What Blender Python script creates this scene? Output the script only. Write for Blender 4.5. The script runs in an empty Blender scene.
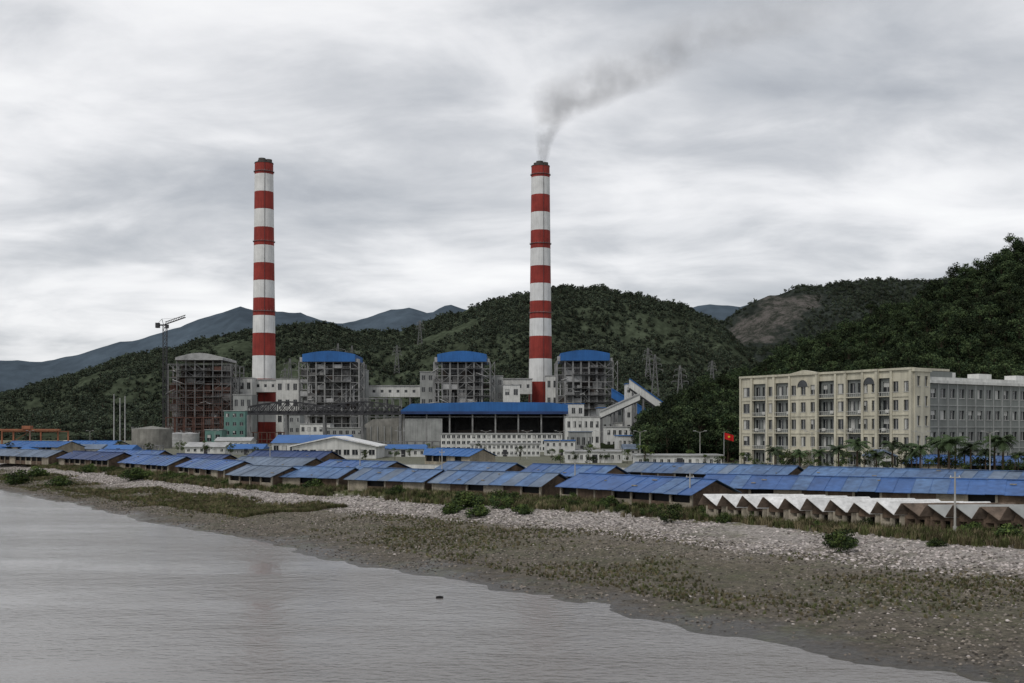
import bpy, math, random
import numpy as np
from mathutils import Vector, Matrix
random.seed(7); rng=np.random.default_rng(7)
F=1100.0; CH=12.0; HY=430.0
def WX(px,Y): return (px-512.0)*Y/F
def WZ(py,Y): return CH+(HY-py)*Y/F
def DY(py,z=3.0): return (CH-z)*F/(py-HY)
S=bpy.context.scene
# ---------------------------------------------------------------- noise
def _h(ix,iy,s):
    n=(ix.astype(np.int64)*374761393+iy.astype(np.int64)*668265263+s*974634777)&0xffffffff
    n=((n^(n>>13))*1274126177)&0xffffffff
    return ((n^(n>>16))&0xffff)/65535.0
def vn(x,y,s=0):
    x=np.asarray(x,float);y=np.asarray(y,float)
    ix=np.floor(x);iy=np.floor(y);fx=x-ix;fy=y-iy
    fx=fx*fx*(3-2*fx);fy=fy*fy*(3-2*fy)
    a=_h(ix,iy,s);b=_h(ix+1,iy,s);c=_h(ix,iy+1,s);d=_h(ix+1,iy+1,s)
    return (a*(1-fx)+b*fx)*(1-fy)+(c*(1-fx)+d*fx)*fy
def fbm(x,y,o=4,s=0):
    r=0;a=.5;t=0
    for i in range(o):
        r=r+a*vn(x*2**i,y*2**i,s+i);t+=a;a*=.5
    return r/t
# ---------------------------------------------------------------- materials
def lk(nt,a,b): nt.links.new(a,b)
def mat(name,col,rough=.8,var=.25,scale=.3,streak=0.0,bump=0.0,bscale=4.0,metal=0.0,col2=None,spec=.3,inst=0.0,fine=0.0):
    m=bpy.data.materials.new(name);m.use_nodes=True;nt=m.node_tree;N=nt.nodes
    P=N['Principled BSDF'];P.inputs['Roughness'].default_value=rough;P.inputs['Metallic'].default_value=metal
    P.inputs['Specular IOR Level'].default_value=spec
    geo=N.new('ShaderNodeNewGeometry')
    no=N.new('ShaderNodeTexNoise');no.inputs['Scale'].default_value=scale;no.inputs['Detail'].default_value=6;no.inputs['Roughness'].default_value=.62
    lk(nt,geo.outputs['Position'],no.inputs['Vector'])
    mr=N.new('ShaderNodeMapRange');mr.inputs[1].default_value=.3;mr.inputs[2].default_value=.7
    lk(nt,no.outputs['Fac'],mr.inputs[0])
    c2=col2 if col2 else tuple(c*(1-var*1.6) for c in col)
    mx=N.new('ShaderNodeMix');mx.data_type='RGBA'
    mx.inputs[6].default_value=(*c2,1);mx.inputs[7].default_value=(*[min(1,c*(1+var*.3)) for c in col],1)
    lk(nt,mr.outputs[0],mx.inputs[0]);out=mx.outputs[2]
    def mul(fac_socket,lo,hi,out):
        r=N.new('ShaderNodeMapRange');r.inputs[1].default_value=.25;r.inputs[2].default_value=.75;r.inputs[3].default_value=lo;r.inputs[4].default_value=hi
        lk(nt,fac_socket,r.inputs[0])
        v=N.new('ShaderNodeVectorMath');v.operation='SCALE';lk(nt,out,v.inputs[0]);lk(nt,r.outputs[0],v.inputs['Scale']);return v.outputs[0]
    if streak>0:
        mp=N.new('ShaderNodeMapping');mp.inputs['Scale'].default_value=(1.2,1.2,.08);lk(nt,geo.outputs['Position'],mp.inputs['Vector'])
        n2=N.new('ShaderNodeTexNoise');n2.inputs['Scale'].default_value=1.0;n2.inputs['Detail'].default_value=5;lk(nt,mp.outputs[0],n2.inputs['Vector'])
        out=mul(n2.outputs['Fac'],1-streak,1.05,out)
    if fine>0:
        n3=N.new('ShaderNodeTexNoise');n3.inputs['Scale'].default_value=bscale;n3.inputs['Detail'].default_value=3;lk(nt,geo.outputs['Position'],n3.inputs['Vector'])
        out=mul(n3.outputs['Fac'],1-fine,1+fine*.6,out)
    if inst>0:
        oi=N.new('ShaderNodeObjectInfo');out=mul(oi.outputs['Random'],1-inst,1+inst,out)
    lk(nt,out,P.inputs['Base Color'])
    if bump>0:
        nb=N.new('ShaderNodeTexNoise');nb.inputs['Scale'].default_value=bscale;nb.inputs['Detail'].default_value=4;lk(nt,geo.outputs['Position'],nb.inputs['Vector'])
        b=N.new('ShaderNodeBump');b.inputs['Strength'].default_value=bump;b.inputs['Distance'].default_value=.3
        lk(nt,nb.outputs['Fac'],b.inputs['Height']);lk(nt,b.outputs[0],P.inputs['Normal'])
    return m
M={}
M['red']=mat('red_paint',(.34,.045,.033),.7,.25,.12,streak=.3)
M['white']=mat('white_paint',(.78,.78,.76),.7,.12,.15,streak=.2)
M['conc']=mat('concrete',(.32,.31,.28),.9,.3,.2,streak=.35)
M['darkconc']=mat('dark_flue',(.11,.10,.09),.8,.3,.3,streak=.3)
M['steel']=mat('grey_steel',(.20,.20,.20),.6,.3,.3)
M['lsteel']=mat('light_steel',(.43,.43,.425),.6,.25,.3)
M['msteel']=mat('weathered_steel',(.29,.29,.285),.6,.35,.2)
M['dsteel']=mat('dark_steel',(.05,.05,.055),.6,.3,.3)
M['rust']=mat('rust_steel',(.12,.062,.048),.8,.4,.4)
M['orange']=mat('orange_steel',(.33,.13,.07),.6,.2,.4)
M['body']=mat('boiler_cladding',(.24,.235,.23),.7,.5,.12,streak=.4,fine=.5,bscale=.8)
M['bodyd']=mat('boiler_dark_cladding',(.10,.08,.07),.8,.6,.15,streak=.4,fine=.5,bscale=.8)
M['blue']=mat('blue_roof',(.065,.155,.39),.5,.3,.10,streak=.25,fine=.2,bscale=1.2,col2=(.06,.11,.25))
M['bluef']=mat('faded_blue_roof',(.12,.215,.40),.55,.3,.15,streak=.25,fine=.25,bscale=1.2,col2=(.085,.135,.24))
M['blued']=mat('blue_roof_bright',(.03,.14,.40),.5,.2,.08,streak=.2)
M['blueg']=mat('blue_grey_roof',(.17,.22,.30),.6,.3,.2,fine=.2,bscale=1.5)
M['navy']=mat('navy_roof',(.03,.06,.17),.5,.25,.2)
M['wwall']=mat('white_wall',(.74,.74,.71),.8,.18,.15,streak=.28)
M['gwall']=mat('grey_wall',(.37,.38,.37),.8,.2,.15,streak=.25)
M['gwall2']=mat('office_grey_render',(.23,.245,.235),.8,.18,.15,streak=.25)
M['cream']=mat('cream_render',(.62,.585,.47),.85,.16,.25,streak=.32)
M['brick']=mat('brown_brick',(.17,.12,.085),.9,.45,.6,streak=.3,fine=.3,bscale=6)
M['adobe']=mat('pale_block_wall',(.42,.37,.29),.9,.3,.5,streak=.35,fine=.25,bscale=5)
M['cement']=mat('cement_sheet_white',(.80,.80,.79),.8,.22,.5,fine=.2,bscale=3)
M['oldroof']=mat('old_brown_sheet',(.21,.16,.125),.9,.4,.7,fine=.3,bscale=3)
M['glass']=mat('window_glass',(.025,.03,.035),.15,.4,.4,spec=.6)
M['frame']=mat('window_frame',(.5,.5,.48),.6,.1,.5)
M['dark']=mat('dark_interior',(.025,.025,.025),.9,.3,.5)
M['green']=mat('green_cladding',(.13,.25,.22),.7,.2,.2,streak=.2)
M['asphalt']=mat('asphalt',(.055,.055,.055),.9,.2,.3,fine=.2,bscale=8)
M['kerb']=mat('kerb_concrete',(.4,.4,.38),.9,.2,.5)
M['pole']=mat('pole_concrete',(.42,.41,.38),.8,.2,.6)
M['flag']=mat('flag_red',(.5,.01,.01),.7,.1,.5)
M['flagy']=mat('flag_yellow',(.7,.5,.03),.7,.1,.5)
M['coal']=mat('coal',(.02,.02,.02),.9,.3,.3)
M['bark']=mat('bark',(.09,.065,.045),.9,.3,2)
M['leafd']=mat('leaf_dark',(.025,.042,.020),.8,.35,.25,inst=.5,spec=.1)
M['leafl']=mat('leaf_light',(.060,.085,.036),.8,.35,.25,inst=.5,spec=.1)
M['fleafd']=mat('far_leaf_dark_hazed',(.055,.072,.054),.9,.25,.02,inst=.35,spec=.02)  # distance haze painted in: leaf colour paler and less saturated
M['fleafl']=mat('far_leaf_light_hazed',(.088,.108,.070),.9,.25,.02,inst=.35,spec=.02)  # lighter leaf tone, with the same haze in its colour
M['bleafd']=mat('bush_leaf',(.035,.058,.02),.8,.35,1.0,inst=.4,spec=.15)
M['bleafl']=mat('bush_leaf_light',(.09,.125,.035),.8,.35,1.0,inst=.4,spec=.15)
M['grass']=mat('grass_green',(.115,.13,.052),.8,.35,.3,inst=.4,spec=.1)
M['grassy']=mat('grass_dry',(.20,.17,.10),.8,.35,.3,inst=.4,spec=.1)
M['palm']=mat('palm_frond',(.05,.08,.03),.7,.3,1,inst=.3)
M['stone']=mat('beach_stone',(.18,.155,.13),.85,.35,1.5,inst=.7)
M['stonel']=mat('pale_stone',(.43,.385,.365),.85,.25,1.5,inst=.5)
M['rubble']=mat('rubble',(.28,.25,.225),.9,.3,1.5,inst=.5)
# ---------------------------------------------------------------- mesh assembly
class Part:
    def __init__(s,name,m): s.name=name;s.mat=m;s.v=[];s.f=[];s.sm=[]
class Asm:
    def __init__(s,name,x=0,y=0,z=0,rz=0): s.name=name;s.loc=(x,y,z);s.rz=rz;s.p={};s.M=None
    def part(s,n,m):
        if n not in s.p: s.p[n]=Part(n,M[m])
        return s.p[n]
    def add(s,n,m,vs,fs,smooth=False):
        p=s.part(n,m);o=len(p.v)
        if s.M is not None: vs=[tuple(s.M@Vector(v)) for v in vs]
        p.v+=[tuple(v) for v in vs];p.f+=[tuple(i+o for i in f) for f in fs];p.sm+=[smooth]*len(fs)
    def box(s,n,m,x0,x1,y0,y1,z0,z1):
        s.add(n,m,[(x0,y0,z0),(x1,y0,z0),(x1,y1,z0),(x0,y1,z0),(x0,y0,z1),(x1,y0,z1),(x1,y1,z1),(x0,y1,z1)],
          [(0,3,2,1),(4,5,6,7),(0,1,5,4),(1,2,6,5),(2,3,7,6),(3,0,4,7)])
    def cyl(s,n,m,x,y,z0,z1,r0,r1=None,seg=16,cap=True):
        if r1 is None:r1=r0
        vs=[];
        for i in range(seg):
            a=2*math.pi*i/seg;vs.append((x+r0*math.cos(a),y+r0*math.sin(a),z0))
        for i in range(seg):
            a=2*math.pi*i/seg;vs.append((x+r1*math.cos(a),y+r1*math.sin(a),z1))
        s.add(n,m,vs,[(i,(i+1)%seg,seg+(i+1)%seg,seg+i) for i in range(seg)],True)
        if cap: s.add(n,m,vs[seg:],[tuple(range(seg))]);
    def beam(s,n,m,a,b,r,seg=4):
        a=Vector(a);b=Vector(b);d=b-a
        if d.length<1e-5:return
        d.normalize();u=d.cross(Vector((0,0,1)))
        if u.length<.01:u=Vector((1,0,0))
        u.normalize();w=d.cross(u)
        vs=[]
        for q in(a,b):
            for i in range(seg):
                t=2*math.pi*(i+.5)/seg;vs.append(tuple(q+u*math.cos(t)*r+w*math.sin(t)*r))
        fs=[(i,(i+1)%seg,seg+(i+1)%seg,seg+i) for i in range(seg)]+[tuple(range(seg))[::-1],tuple(range(seg,2*seg))]
        s.add(n,m,vs,fs,seg>4)
    def prism(s,n,m,prof,y0,y1):
        k=len(prof);vs=[(x,y0,z) for x,z in prof]+[(x,y1,z) for x,z in prof]
        s.add(n,m,vs,[(i,(i+1)%k,k+(i+1)%k,k+i) for i in range(k)]+[tuple(range(k))[::-1],tuple(range(k,2*k))])
    def prismx(s,n,m,prof,x0,x1):
        k=len(prof);vs=[(x0,y,z) for y,z in prof]+[(x1,y,z) for y,z in prof]
        s.add(n,m,vs,[(i,(i+1)%k,k+(i+1)%k,k+i) for i in range(k)]+[tuple(range(k))[::-1],tuple(range(k,2*k))])
    def done(s):
        def mk(p,nm):
            me=bpy.data.meshes.new(nm);me.from_pydata(p.v,[],p.f);me.materials.append(p.mat)
            me.polygons.foreach_set('use_smooth',p.sm)
            import bmesh
            bm=bmesh.new();bm.from_mesh(me);bmesh.ops.recalc_face_normals(bm,faces=bm.faces);bm.to_mesh(me);bm.free()
            o=bpy.data.objects.new(nm,me);S.collection.objects.link(o);return o
        ps=list(s.p.values())
        if len(ps)==1:
            o=mk(ps[0],s.name);o.location=s.loc;o.rotation_euler=(0,0,s.rz);return o
        e=bpy.data.objects.new(s.name,None);S.collection.objects.link(e);e.location=s.loc;e.rotation_euler=(0,0,s.rz)
        for p in ps:
            o=mk(p,p.name);o.parent=e
        return e
def facade(A,x0,x1,z0,z1,floors,bays,ww=.55,wh=.5,sill=.3,wall=('walls','wwall'),depth=.35,yf=0.0,glass=('windows','glass'),frame=True,arch=False):
    fh=(z1-z0)/floors;bw=(x1-x0)/bays
    for k in range(floors):
        zb=z0+k*fh;s0=zb+fh*sill;s1=s0+fh*wh
        A.box(*wall,x0,x1,yf,yf+depth,zb,s0);A.box(*wall,x0,x1,yf,yf+depth,s1,zb+fh)
        px=x0
        for b in range(bays):
            a=x0+b*bw+bw*(1-ww)/2;c=a+bw*ww
            A.box(*wall,px,a,yf,yf+depth,s0,s1);px=c
            A.box(*glass,a,c,yf+depth*.7,yf+depth*.85,s0,s1)
            if frame:
                A.box('window_frames','frame',(a+c)/2-.05,(a+c)/2+.05,yf+depth*.5,yf+depth*.69,s0,s1)
                A.box('window_frames','frame',a-.08,c+.08,yf-.1,yf+.05,s0-.12,s0-.002)
                if random.random()<.3: A.box('curtains','frame',a+.05,a+(c-a)*random.uniform(.3,.9),yf+depth*.6,yf+depth*.66,s0+(s1-s0)*random.choice((.02,.5)),s1-.02)
        A.box(*wall,px,x1,yf,yf+depth,s0,s1)
# ---------------------------------------------------------------- terrain
U=np.array([-.593,.804]);Nn=np.array([.804,.593]);P0=np.array([21.,52.])
Dt=[-300,0,25,65,88,116,155,283,600,3000];Dd=[60,55,53,50,45,38,31,32,45,60]
def td(x,y):
    x=np.asarray(x,float)-P0[0];y=np.asarray(y,float)-P0[1]
    return x*U[0]+y*U[1],x*Nn[0]+y*Nn[1]
def gz(x,y,full=False):
    t,d=td(x,y)
    wig=(fbm(t*.035+3,t*0+1.5,3,5)-.5)*5*np.clip((t-5)/50,0,1)+(fbm(t*.25,t*0+9.5,3,15)-.5)*1.1-1.2*np.clip((40-t)/40,0,1.3)
    d2=d+wig
    D=np.interp(t,Dt,Dd);dn=d2/D
    z=np.interp(dn,[-3,-.6,-.15,0,.12,.35,.62,.72,.9,.98,1.1,1.3],[-3,-1.2,-.3,0,.22,.6,1.0,1.6,2.35,2.5,2.6,3.0])
    amp=np.interp(dn,[-.1,.05,.3,.9,1.0,1.1,1.3],[.03,.09,.26,.3,.05,0,0])
    z=z+(fbm(x*.35,y*.35,4,9)-.5)*amp*2+(fbm(x*.06,y*.06,2,11)-.5)*amp*1.5
    return (z,dn) if full else z
def gzs(x,y): return float(gz(np.array([x]),np.array([y]))[0])
def grid(xs,ys,fn,name,m,attr=None,smooth=True):
    nx,ny=xs.shape
    z=fn
    co=np.stack([xs,ys,z],-1).reshape(-1,3)
    i=np.arange(nx*ny).reshape(nx,ny)
    f=np.stack([i[:-1,:-1],i[1:,:-1],i[1:,1:],i[:-1,1:]],-1).reshape(-1,4)
    me=bpy.data.meshes.new(name);me.vertices.add(len(co));me.vertices.foreach_set('co',co.ravel())
    me.loops.add(f.size);me.loops.foreach_set('vertex_index',f.ravel().astype(np.int32))
    me.polygons.add(len(f));me.polygons.foreach_set('loop_start',np.arange(0,f.size,4,dtype=np.int32))
    me.polygons.foreach_set('use_smooth',np.ones(len(f),bool));me.update(calc_edges=True);me.validate()
    if attr is not None:
        for k,a in attr.items():
            at=me.attributes.new(k,'FLOAT','POINT');at.data.foreach_set('value',a.ravel().astype(np.float32))
    me.materials.append(m);o=bpy.data.objects.new(name,me);S.collection.objects.link(o);return o
def ground_mat():
    m=bpy.data.materials.new('ground_mud_gravel');m.use_nodes=True;nt=m.node_tree;N=nt.nodes;P=N['Principled BSDF']
    P.inputs['Specular IOR Level'].default_value=.25
    geo=N.new('ShaderNodeNewGeometry');at=N.new('ShaderNodeAttribute');at.attribute_name='dn'
    def noise(sc,det=5,ro=.6):
        n=N.new('ShaderNodeTexNoise');n.inputs['Scale'].default_value=sc;n.inputs['Detail'].default_value=det;n.inputs['Roughness'].default_value=ro;lk(nt,geo.outputs['Position'],n.inputs['Vector']);return n.outputs['Fac']
    def math_(op,a,b):
        x=N.new('ShaderNodeMath');x.operation=op
        for i,q in enumerate((a,b)):
            if isinstance(q,(int,float)):x.inputs[i].default_value=q
            else:lk(nt,q,x.inputs[i])
        return x.outputs[0]
    n1=noise(.12);n2=noise(.9);n3=noise(4.0,7,.75)
    f=math_('ADD',at.outputs['Fac'],math_('MULTIPLY',math_('SUBTRACT',n1,.5),.35))
    f=math_('ADD',f,math_('MULTIPLY',math_('SUBTRACT',n2,.5),.2))
    r=N.new('ShaderNodeValToRGB');lk(nt,math_('DIVIDE',f,1.5),r.inputs[0])
    e=r.color_ramp.elements
    st=[(0,(.062,.055,.047)),(.03,(.09,.078,.063)),(.10,(.13,.112,.087)),(.22,(.118,.106,.075)),(.30,(.14,.12,.09)),(.385,(.18,.16,.13)),(.43,(.32,.29,.265)),(.53,(.34,.31,.285)),(.57,(.14,.135,.075)),(.66,(.14,.14,.07)),(.78,(.19,.175,.14)),(1,(.15,.15,.11))]
    while len(e)<len(st): e.new(.5)
    for i,(p,c) in enumerate(st): e[i].position=p;e[i].color=(*c,1)
    mx=N.new('ShaderNodeMix');mx.data_type='RGBA';lk(nt,r.outputs[0],mx.inputs[6]);mx.inputs[7].default_value=(.09,.098,.048,1)
    g=N.new('ShaderNodeMapRange');g.inputs[1].default_value=.50;g.inputs[2].default_value=.64;g.inputs[4].default_value=.55;lk(nt,noise(.2,8,.75),g.inputs[0]);lk(nt,g.outputs[0],mx.inputs[0])
    vo=N.new('ShaderNodeTexVoronoi');vo.inputs['Scale'].default_value=2.2;lk(nt,geo.outputs['Position'],vo.inputs['Vector'])
    g2=N.new('ShaderNodeMapRange');g2.inputs[1].default_value=.3;g2.inputs[2].default_value=.7;g2.inputs[3].default_value=.4;g2.inputs[4].default_value=1.6;lk(nt,n3,g2.inputs[0])
    g3=N.new('ShaderNodeMapRange');g3.inputs[3].default_value=.65;g3.inputs[4].default_value=1.3;lk(nt,vo.outputs['Color'],g3.inputs[0])
    v=N.new('ShaderNodeVectorMath');v.operation='SCALE';lk(nt,mx.outputs[2],v.inputs[0]);lk(nt,math_('MULTIPLY',g2.outputs[0],g3.outputs[0]),v.inputs['Scale'])
    lk(nt,v.outputs[0],P.inputs['Base Color'])
    ro=N.new('ShaderNodeMapRange');ro.inputs[1].default_value=0;ro.inputs[2].default_value=.12;ro.inputs[3].default_value=.3;ro.inputs[4].default_value=.9;lk(nt,f,ro.inputs[0]);lk(nt,ro.outputs[0],P.inputs['Roughness'])
    b=N.new('ShaderNodeBump');b.inputs['Strength'].default_value=.8;b.inputs['Distance'].default_value=.2
    lk(nt,math_('ADD',n3,math_('MULTIPLY',vo.outputs['Distance'],.6)),b.inputs['Height']);lk(nt,b.outputs[0],P.inputs['Normal'])
    return m
def spaced(segs):
    out=[]
    for a,b,n in segs: out+=list(np.linspace(a,b,n,endpoint=False))
    out.append(segs[-1][1]);return np.array(out)
ts=spaced([(-3000,-60,12),(-60,120,340),(120,300,160),(300,1200,50),(1200,12000,15)])
ds=spaced([(-9000,-20,10),(-20,0,20),(0,62,170),(62,120,30),(120,1200,25),(1200,12000,14)])
T_,D_=np.meshgrid(ts,ds,indexing='ij')
gx=P0[0]+T_*U[0]+D_*Nn[0];gy=P0[1]+T_*U[1]+D_*Nn[1]
Z_,DN_=gz(gx,gy,True)
grid(gx,gy,Z_,'ground',ground_mat(),{'dn':np.clip(DN_,0,1.5)})
def water_mat():
    m=bpy.data.materials.new('river_water');m.use_nodes=True;nt=m.node_tree;N=nt.nodes;P=N['Principled BSDF']
    P.inputs['Roughness'].default_value=.12;P.inputs['IOR'].default_value=1.36
    geo=N.new('ShaderNodeNewGeometry')
    def noise(sc,sx,sy,det=3,rz=.25):
        mp=N.new('ShaderNodeMapping');mp.inputs['Rotation'].default_value=(0,0,rz);mp.inputs['Scale'].default_value=(sx,sy,1);lk(nt,geo.outputs['Position'],mp.inputs['Vector'])
        n=N.new('ShaderNodeTexNoise');n.inputs['Scale'].default_value=sc;n.inputs['Detail'].default_value=det;lk(nt,mp.outputs[0],n.inputs['Vector']);return n.outputs['Fac']
    a=noise(2.2,.6,1.0,5);b=noise(.45,.6,1.0,2);big=noise(.05,.5,1.4,5,.5)
    ad=N.new('ShaderNodeMath');ad.operation='MULTIPLY_ADD';lk(nt,b,ad.inputs[0]);ad.inputs[1].default_value=1.1;lk(nt,a,ad.inputs[2])
    bp=N.new('ShaderNodeBump');bp.inputs['Distance'].default_value=.15
    mr=N.new('ShaderNodeMapRange');mr.inputs[1].default_value=.38;mr.inputs[2].default_value=.62;mr.inputs[3].default_value=.2;mr.inputs[4].default_value=.8;lk(nt,big,mr.inputs[0]);lk(nt,mr.outputs[0],bp.inputs['Strength'])
    lk(nt,ad.outputs[0],bp.inputs['Height']);lk(nt,bp.outputs[0],P.inputs['Normal'])
    mx=N.new('ShaderNodeMix');mx.data_type='RGBA';mx.inputs[6].default_value=(.165,.152,.142,1);mx.inputs[7].default_value=(.21,.195,.185,1);lk(nt,big,mx.inputs[0]);lk(nt,mx.outputs[2],P.inputs['Base Color'])
    return m
c=[(P0+U*t+Nn*d) for t,d in((-3000,-6000),(3000,-6000),(3000,3),(-3000,3))]
me=bpy.data.meshes.new('river_water');me.from_pydata([(p[0],p[1],0) for p in c],[],[(0,3,2,1)]);me.materials.append(water_mat())
o=bpy.data.objects.new('river_water',me);S.collection.objects.link(o)
# ---------------------------------------------------------------- hills
class Hill:
    def __init__(s,ridge,Yf,Yr,Yb,amp,nsc,pw=1.15,seed=3):
        s.px=[a for a,b in ridge];s.py=[b for a,b in ridge];s.Yf=Yf;s.Yr=Yr;s.Yb=Yb;s.amp=amp;s.nsc=nsc;s.pw=pw;s.seed=seed
    def h(s,x,y):
        x=np.asarray(x,float);y=np.asarray(y,float)
        px=512+F*x/y
        py=np.interp(px,s.px,s.py)+(fbm(px*.05,px*0,4,s.seed+20)-.5)*6
        zr=np.maximum(CH+(HY-py)*s.Yr/F,0)
        q=np.clip((y-s.Yf)/(s.Yr-s.Yf),0,1);p=q**s.pw
        back=np.clip((s.Yb-y)/(s.Yb-s.Yr),0,1)
        p=np.where(y>s.Yr,back**.8,p)
        n=fbm(x*s.nsc,y*s.nsc,5,s.seed);rg=1-2*np.abs(n-.5)*2
        n=n+.25*(rg-.5)
        env=np.sin(np.clip(p,0,1)*math.pi)*.9+.12
        return 1.5+(zr-1.5)*p+(n-.6)*s.amp*env*np.clip(zr/60,0,1)
    def build(s,name,m,pxa,pxb,na,nb):
        pa=np.linspace(pxa,pxb,na);yb=s.Yf+(s.Yb-s.Yf)*np.linspace(0,1,nb)
        PX,YY=np.meshgrid(pa,yb,indexing='ij');X=(PX-512)/F*YY
        return grid(X,YY,s.h(X,YY),name,m)
farm=mat('far_mountain_haze',(.085,.112,.14),1.0,.2,.004,spec=0,fine=.2,bscale=.02)  # bluish base colour stands in for aerial haze
hillm=mat('hill_vegetation_hazed',(.075,.092,.06),1.0,.35,.01,spec=0,fine=.5,bscale=.12,bump=.5)  # green lightened so the colour itself carries distance haze
def quarry_mat():
    m=mat('quarry_hill',(.085,.10,.086),1.0,.3,.01,spec=0,fine=.4,bscale=.07);nt=m.node_tree;N=nt.nodes;P=N['Principled BSDF']
    src=P.inputs['Base Color'].links[0].from_socket
    at=N.new('ShaderNodeAttribute');at.attribute_name='bare'
    geo=N.new('ShaderNodeNewGeometry');n=N.new('ShaderNodeTexNoise');n.inputs['Scale'].default_value=.03;n.inputs['Detail'].default_value=9;n.inputs['Roughness'].default_value=.85;lk(nt,geo.outputs['Position'],n.inputs['Vector'])
    r=N.new('ShaderNodeValToRGB');r.color_ramp.elements[0].color=(.06,.068,.055,1);r.color_ramp.elements[1].color=(.22,.20,.185,1);r.color_ramp.elements[0].position=.44;r.color_ramp.elements[1].position=.58
    lk(nt,n.outputs['Fac'],r.inputs[0])
    n2=N.new('ShaderNodeTexNoise');n2.inputs['Scale'].default_value=.01;n2.inputs['Detail'].default_value=8;n2.inputs['Roughness'].default_value=.7;lk(nt,geo.outputs['Position'],n2.inputs['Vector'])
    a=N.new('ShaderNodeMath');a.operation='ADD';lk(nt,at.outputs['Fac'],a.inputs[0]);lk(nt,n2.outputs['Fac'],a.inputs[1])
    g=N.new('ShaderNodeMapRange');g.inputs[1].default_value=.88;g.inputs[2].default_value=1.0;lk(nt,a.outputs[0],g.inputs[0])
    mx=N.new('ShaderNodeMix');mx.data_type='RGBA';lk(nt,g.outputs[0],mx.inputs[0]);lk(nt,src,mx.inputs[6]);lk(nt,r.outputs[0],mx.inputs[7]);lk(nt,mx.outputs[2],P.inputs['Base Color'])
    b=N.new('ShaderNodeBump');b.inputs['Distance'].default_value=18;b.inputs['Strength'].default_value=1;lk(nt,n.outputs['Fac'],b.inputs['Height']);lk(nt,b.outputs[0],P.inputs['Normal'])
    return m
Hfar=Hill([(-600,385),(-200,375),(-60,362),(0,357),(40,362),(80,352),(130,338),(180,322),(215,312),(240,306),(262,312),(300,311),(320,319),(350,322),(370,315),(390,309),(410,305),(430,313),(450,302),(480,308),(560,330),(700,300),(740,302),(780,300),(900,300),(1300,330)],3400,5000,6500,260,.0013,1.1,31)
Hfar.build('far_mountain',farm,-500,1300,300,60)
Hq=Hill([(560,430),(620,360),(660,320),(700,314),(725,320),(745,307),(770,294),(800,287),(860,282),(930,280),(1000,272),(1100,270),(1300,300)],1900,2500,3200,110,.004,1.0,41)
oq=Hq.build('quarry_hill',quarry_mat(),560,1250,260,110)
def bare_f(x,y,z):
    ppx=512+F*x/y;ppy=HY-F*(z-CH)/y
    return np.exp(-(((ppx-775)+(ppy-315)*.9)/52)**2)*np.clip((ppy-287)/10,0,1)*np.clip((352-ppy)/10,0,1)*.60
co=np.empty(len(oq.data.vertices)*3);oq.data.vertices.foreach_get('co',co);co=co.reshape(-1,3)
bare=bare_f(co[:,0],co[:,1],co[:,2])
at=oq.data.attributes.new('bare','FLOAT','POINT');at.data.foreach_set('value',bare.astype(np.float32))
Hm=Hill([(-600,430),(-300,425),(-100,412),(0,395),(50,382),(100,365),(150,352),(200,338),(250,329),(300,325),(330,324),(360,331),(400,330),(440,319),(480,304),(520,294),(560,288),(600,288),(640,294),(690,309),(720,327),(745,350),(770,376),(800,398),(850,425),(900,441),(1100,445)],930,1700,2300,90,.006,1.12,3)
Hm.build('forested_hill',hillm,-400,1000,420,150)
Hr=Hill([(600,445),(640,440),(665,430),(700,408),(740,398),(780,374),(830,352),(880,330),(910,316),(950,297),(990,277),(1024,260),(1100,228),(1200,205),(1500,180)],335,520,800,12,.02,1.0,51)
hr_m=mat('wooded_slope_floor',(.03,.038,.02),1.0,.35,.1,spec=0,fine=.4,bscale=1)
Hr.build('wooded_hillside',hr_m,600,1450,160,70)
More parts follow.
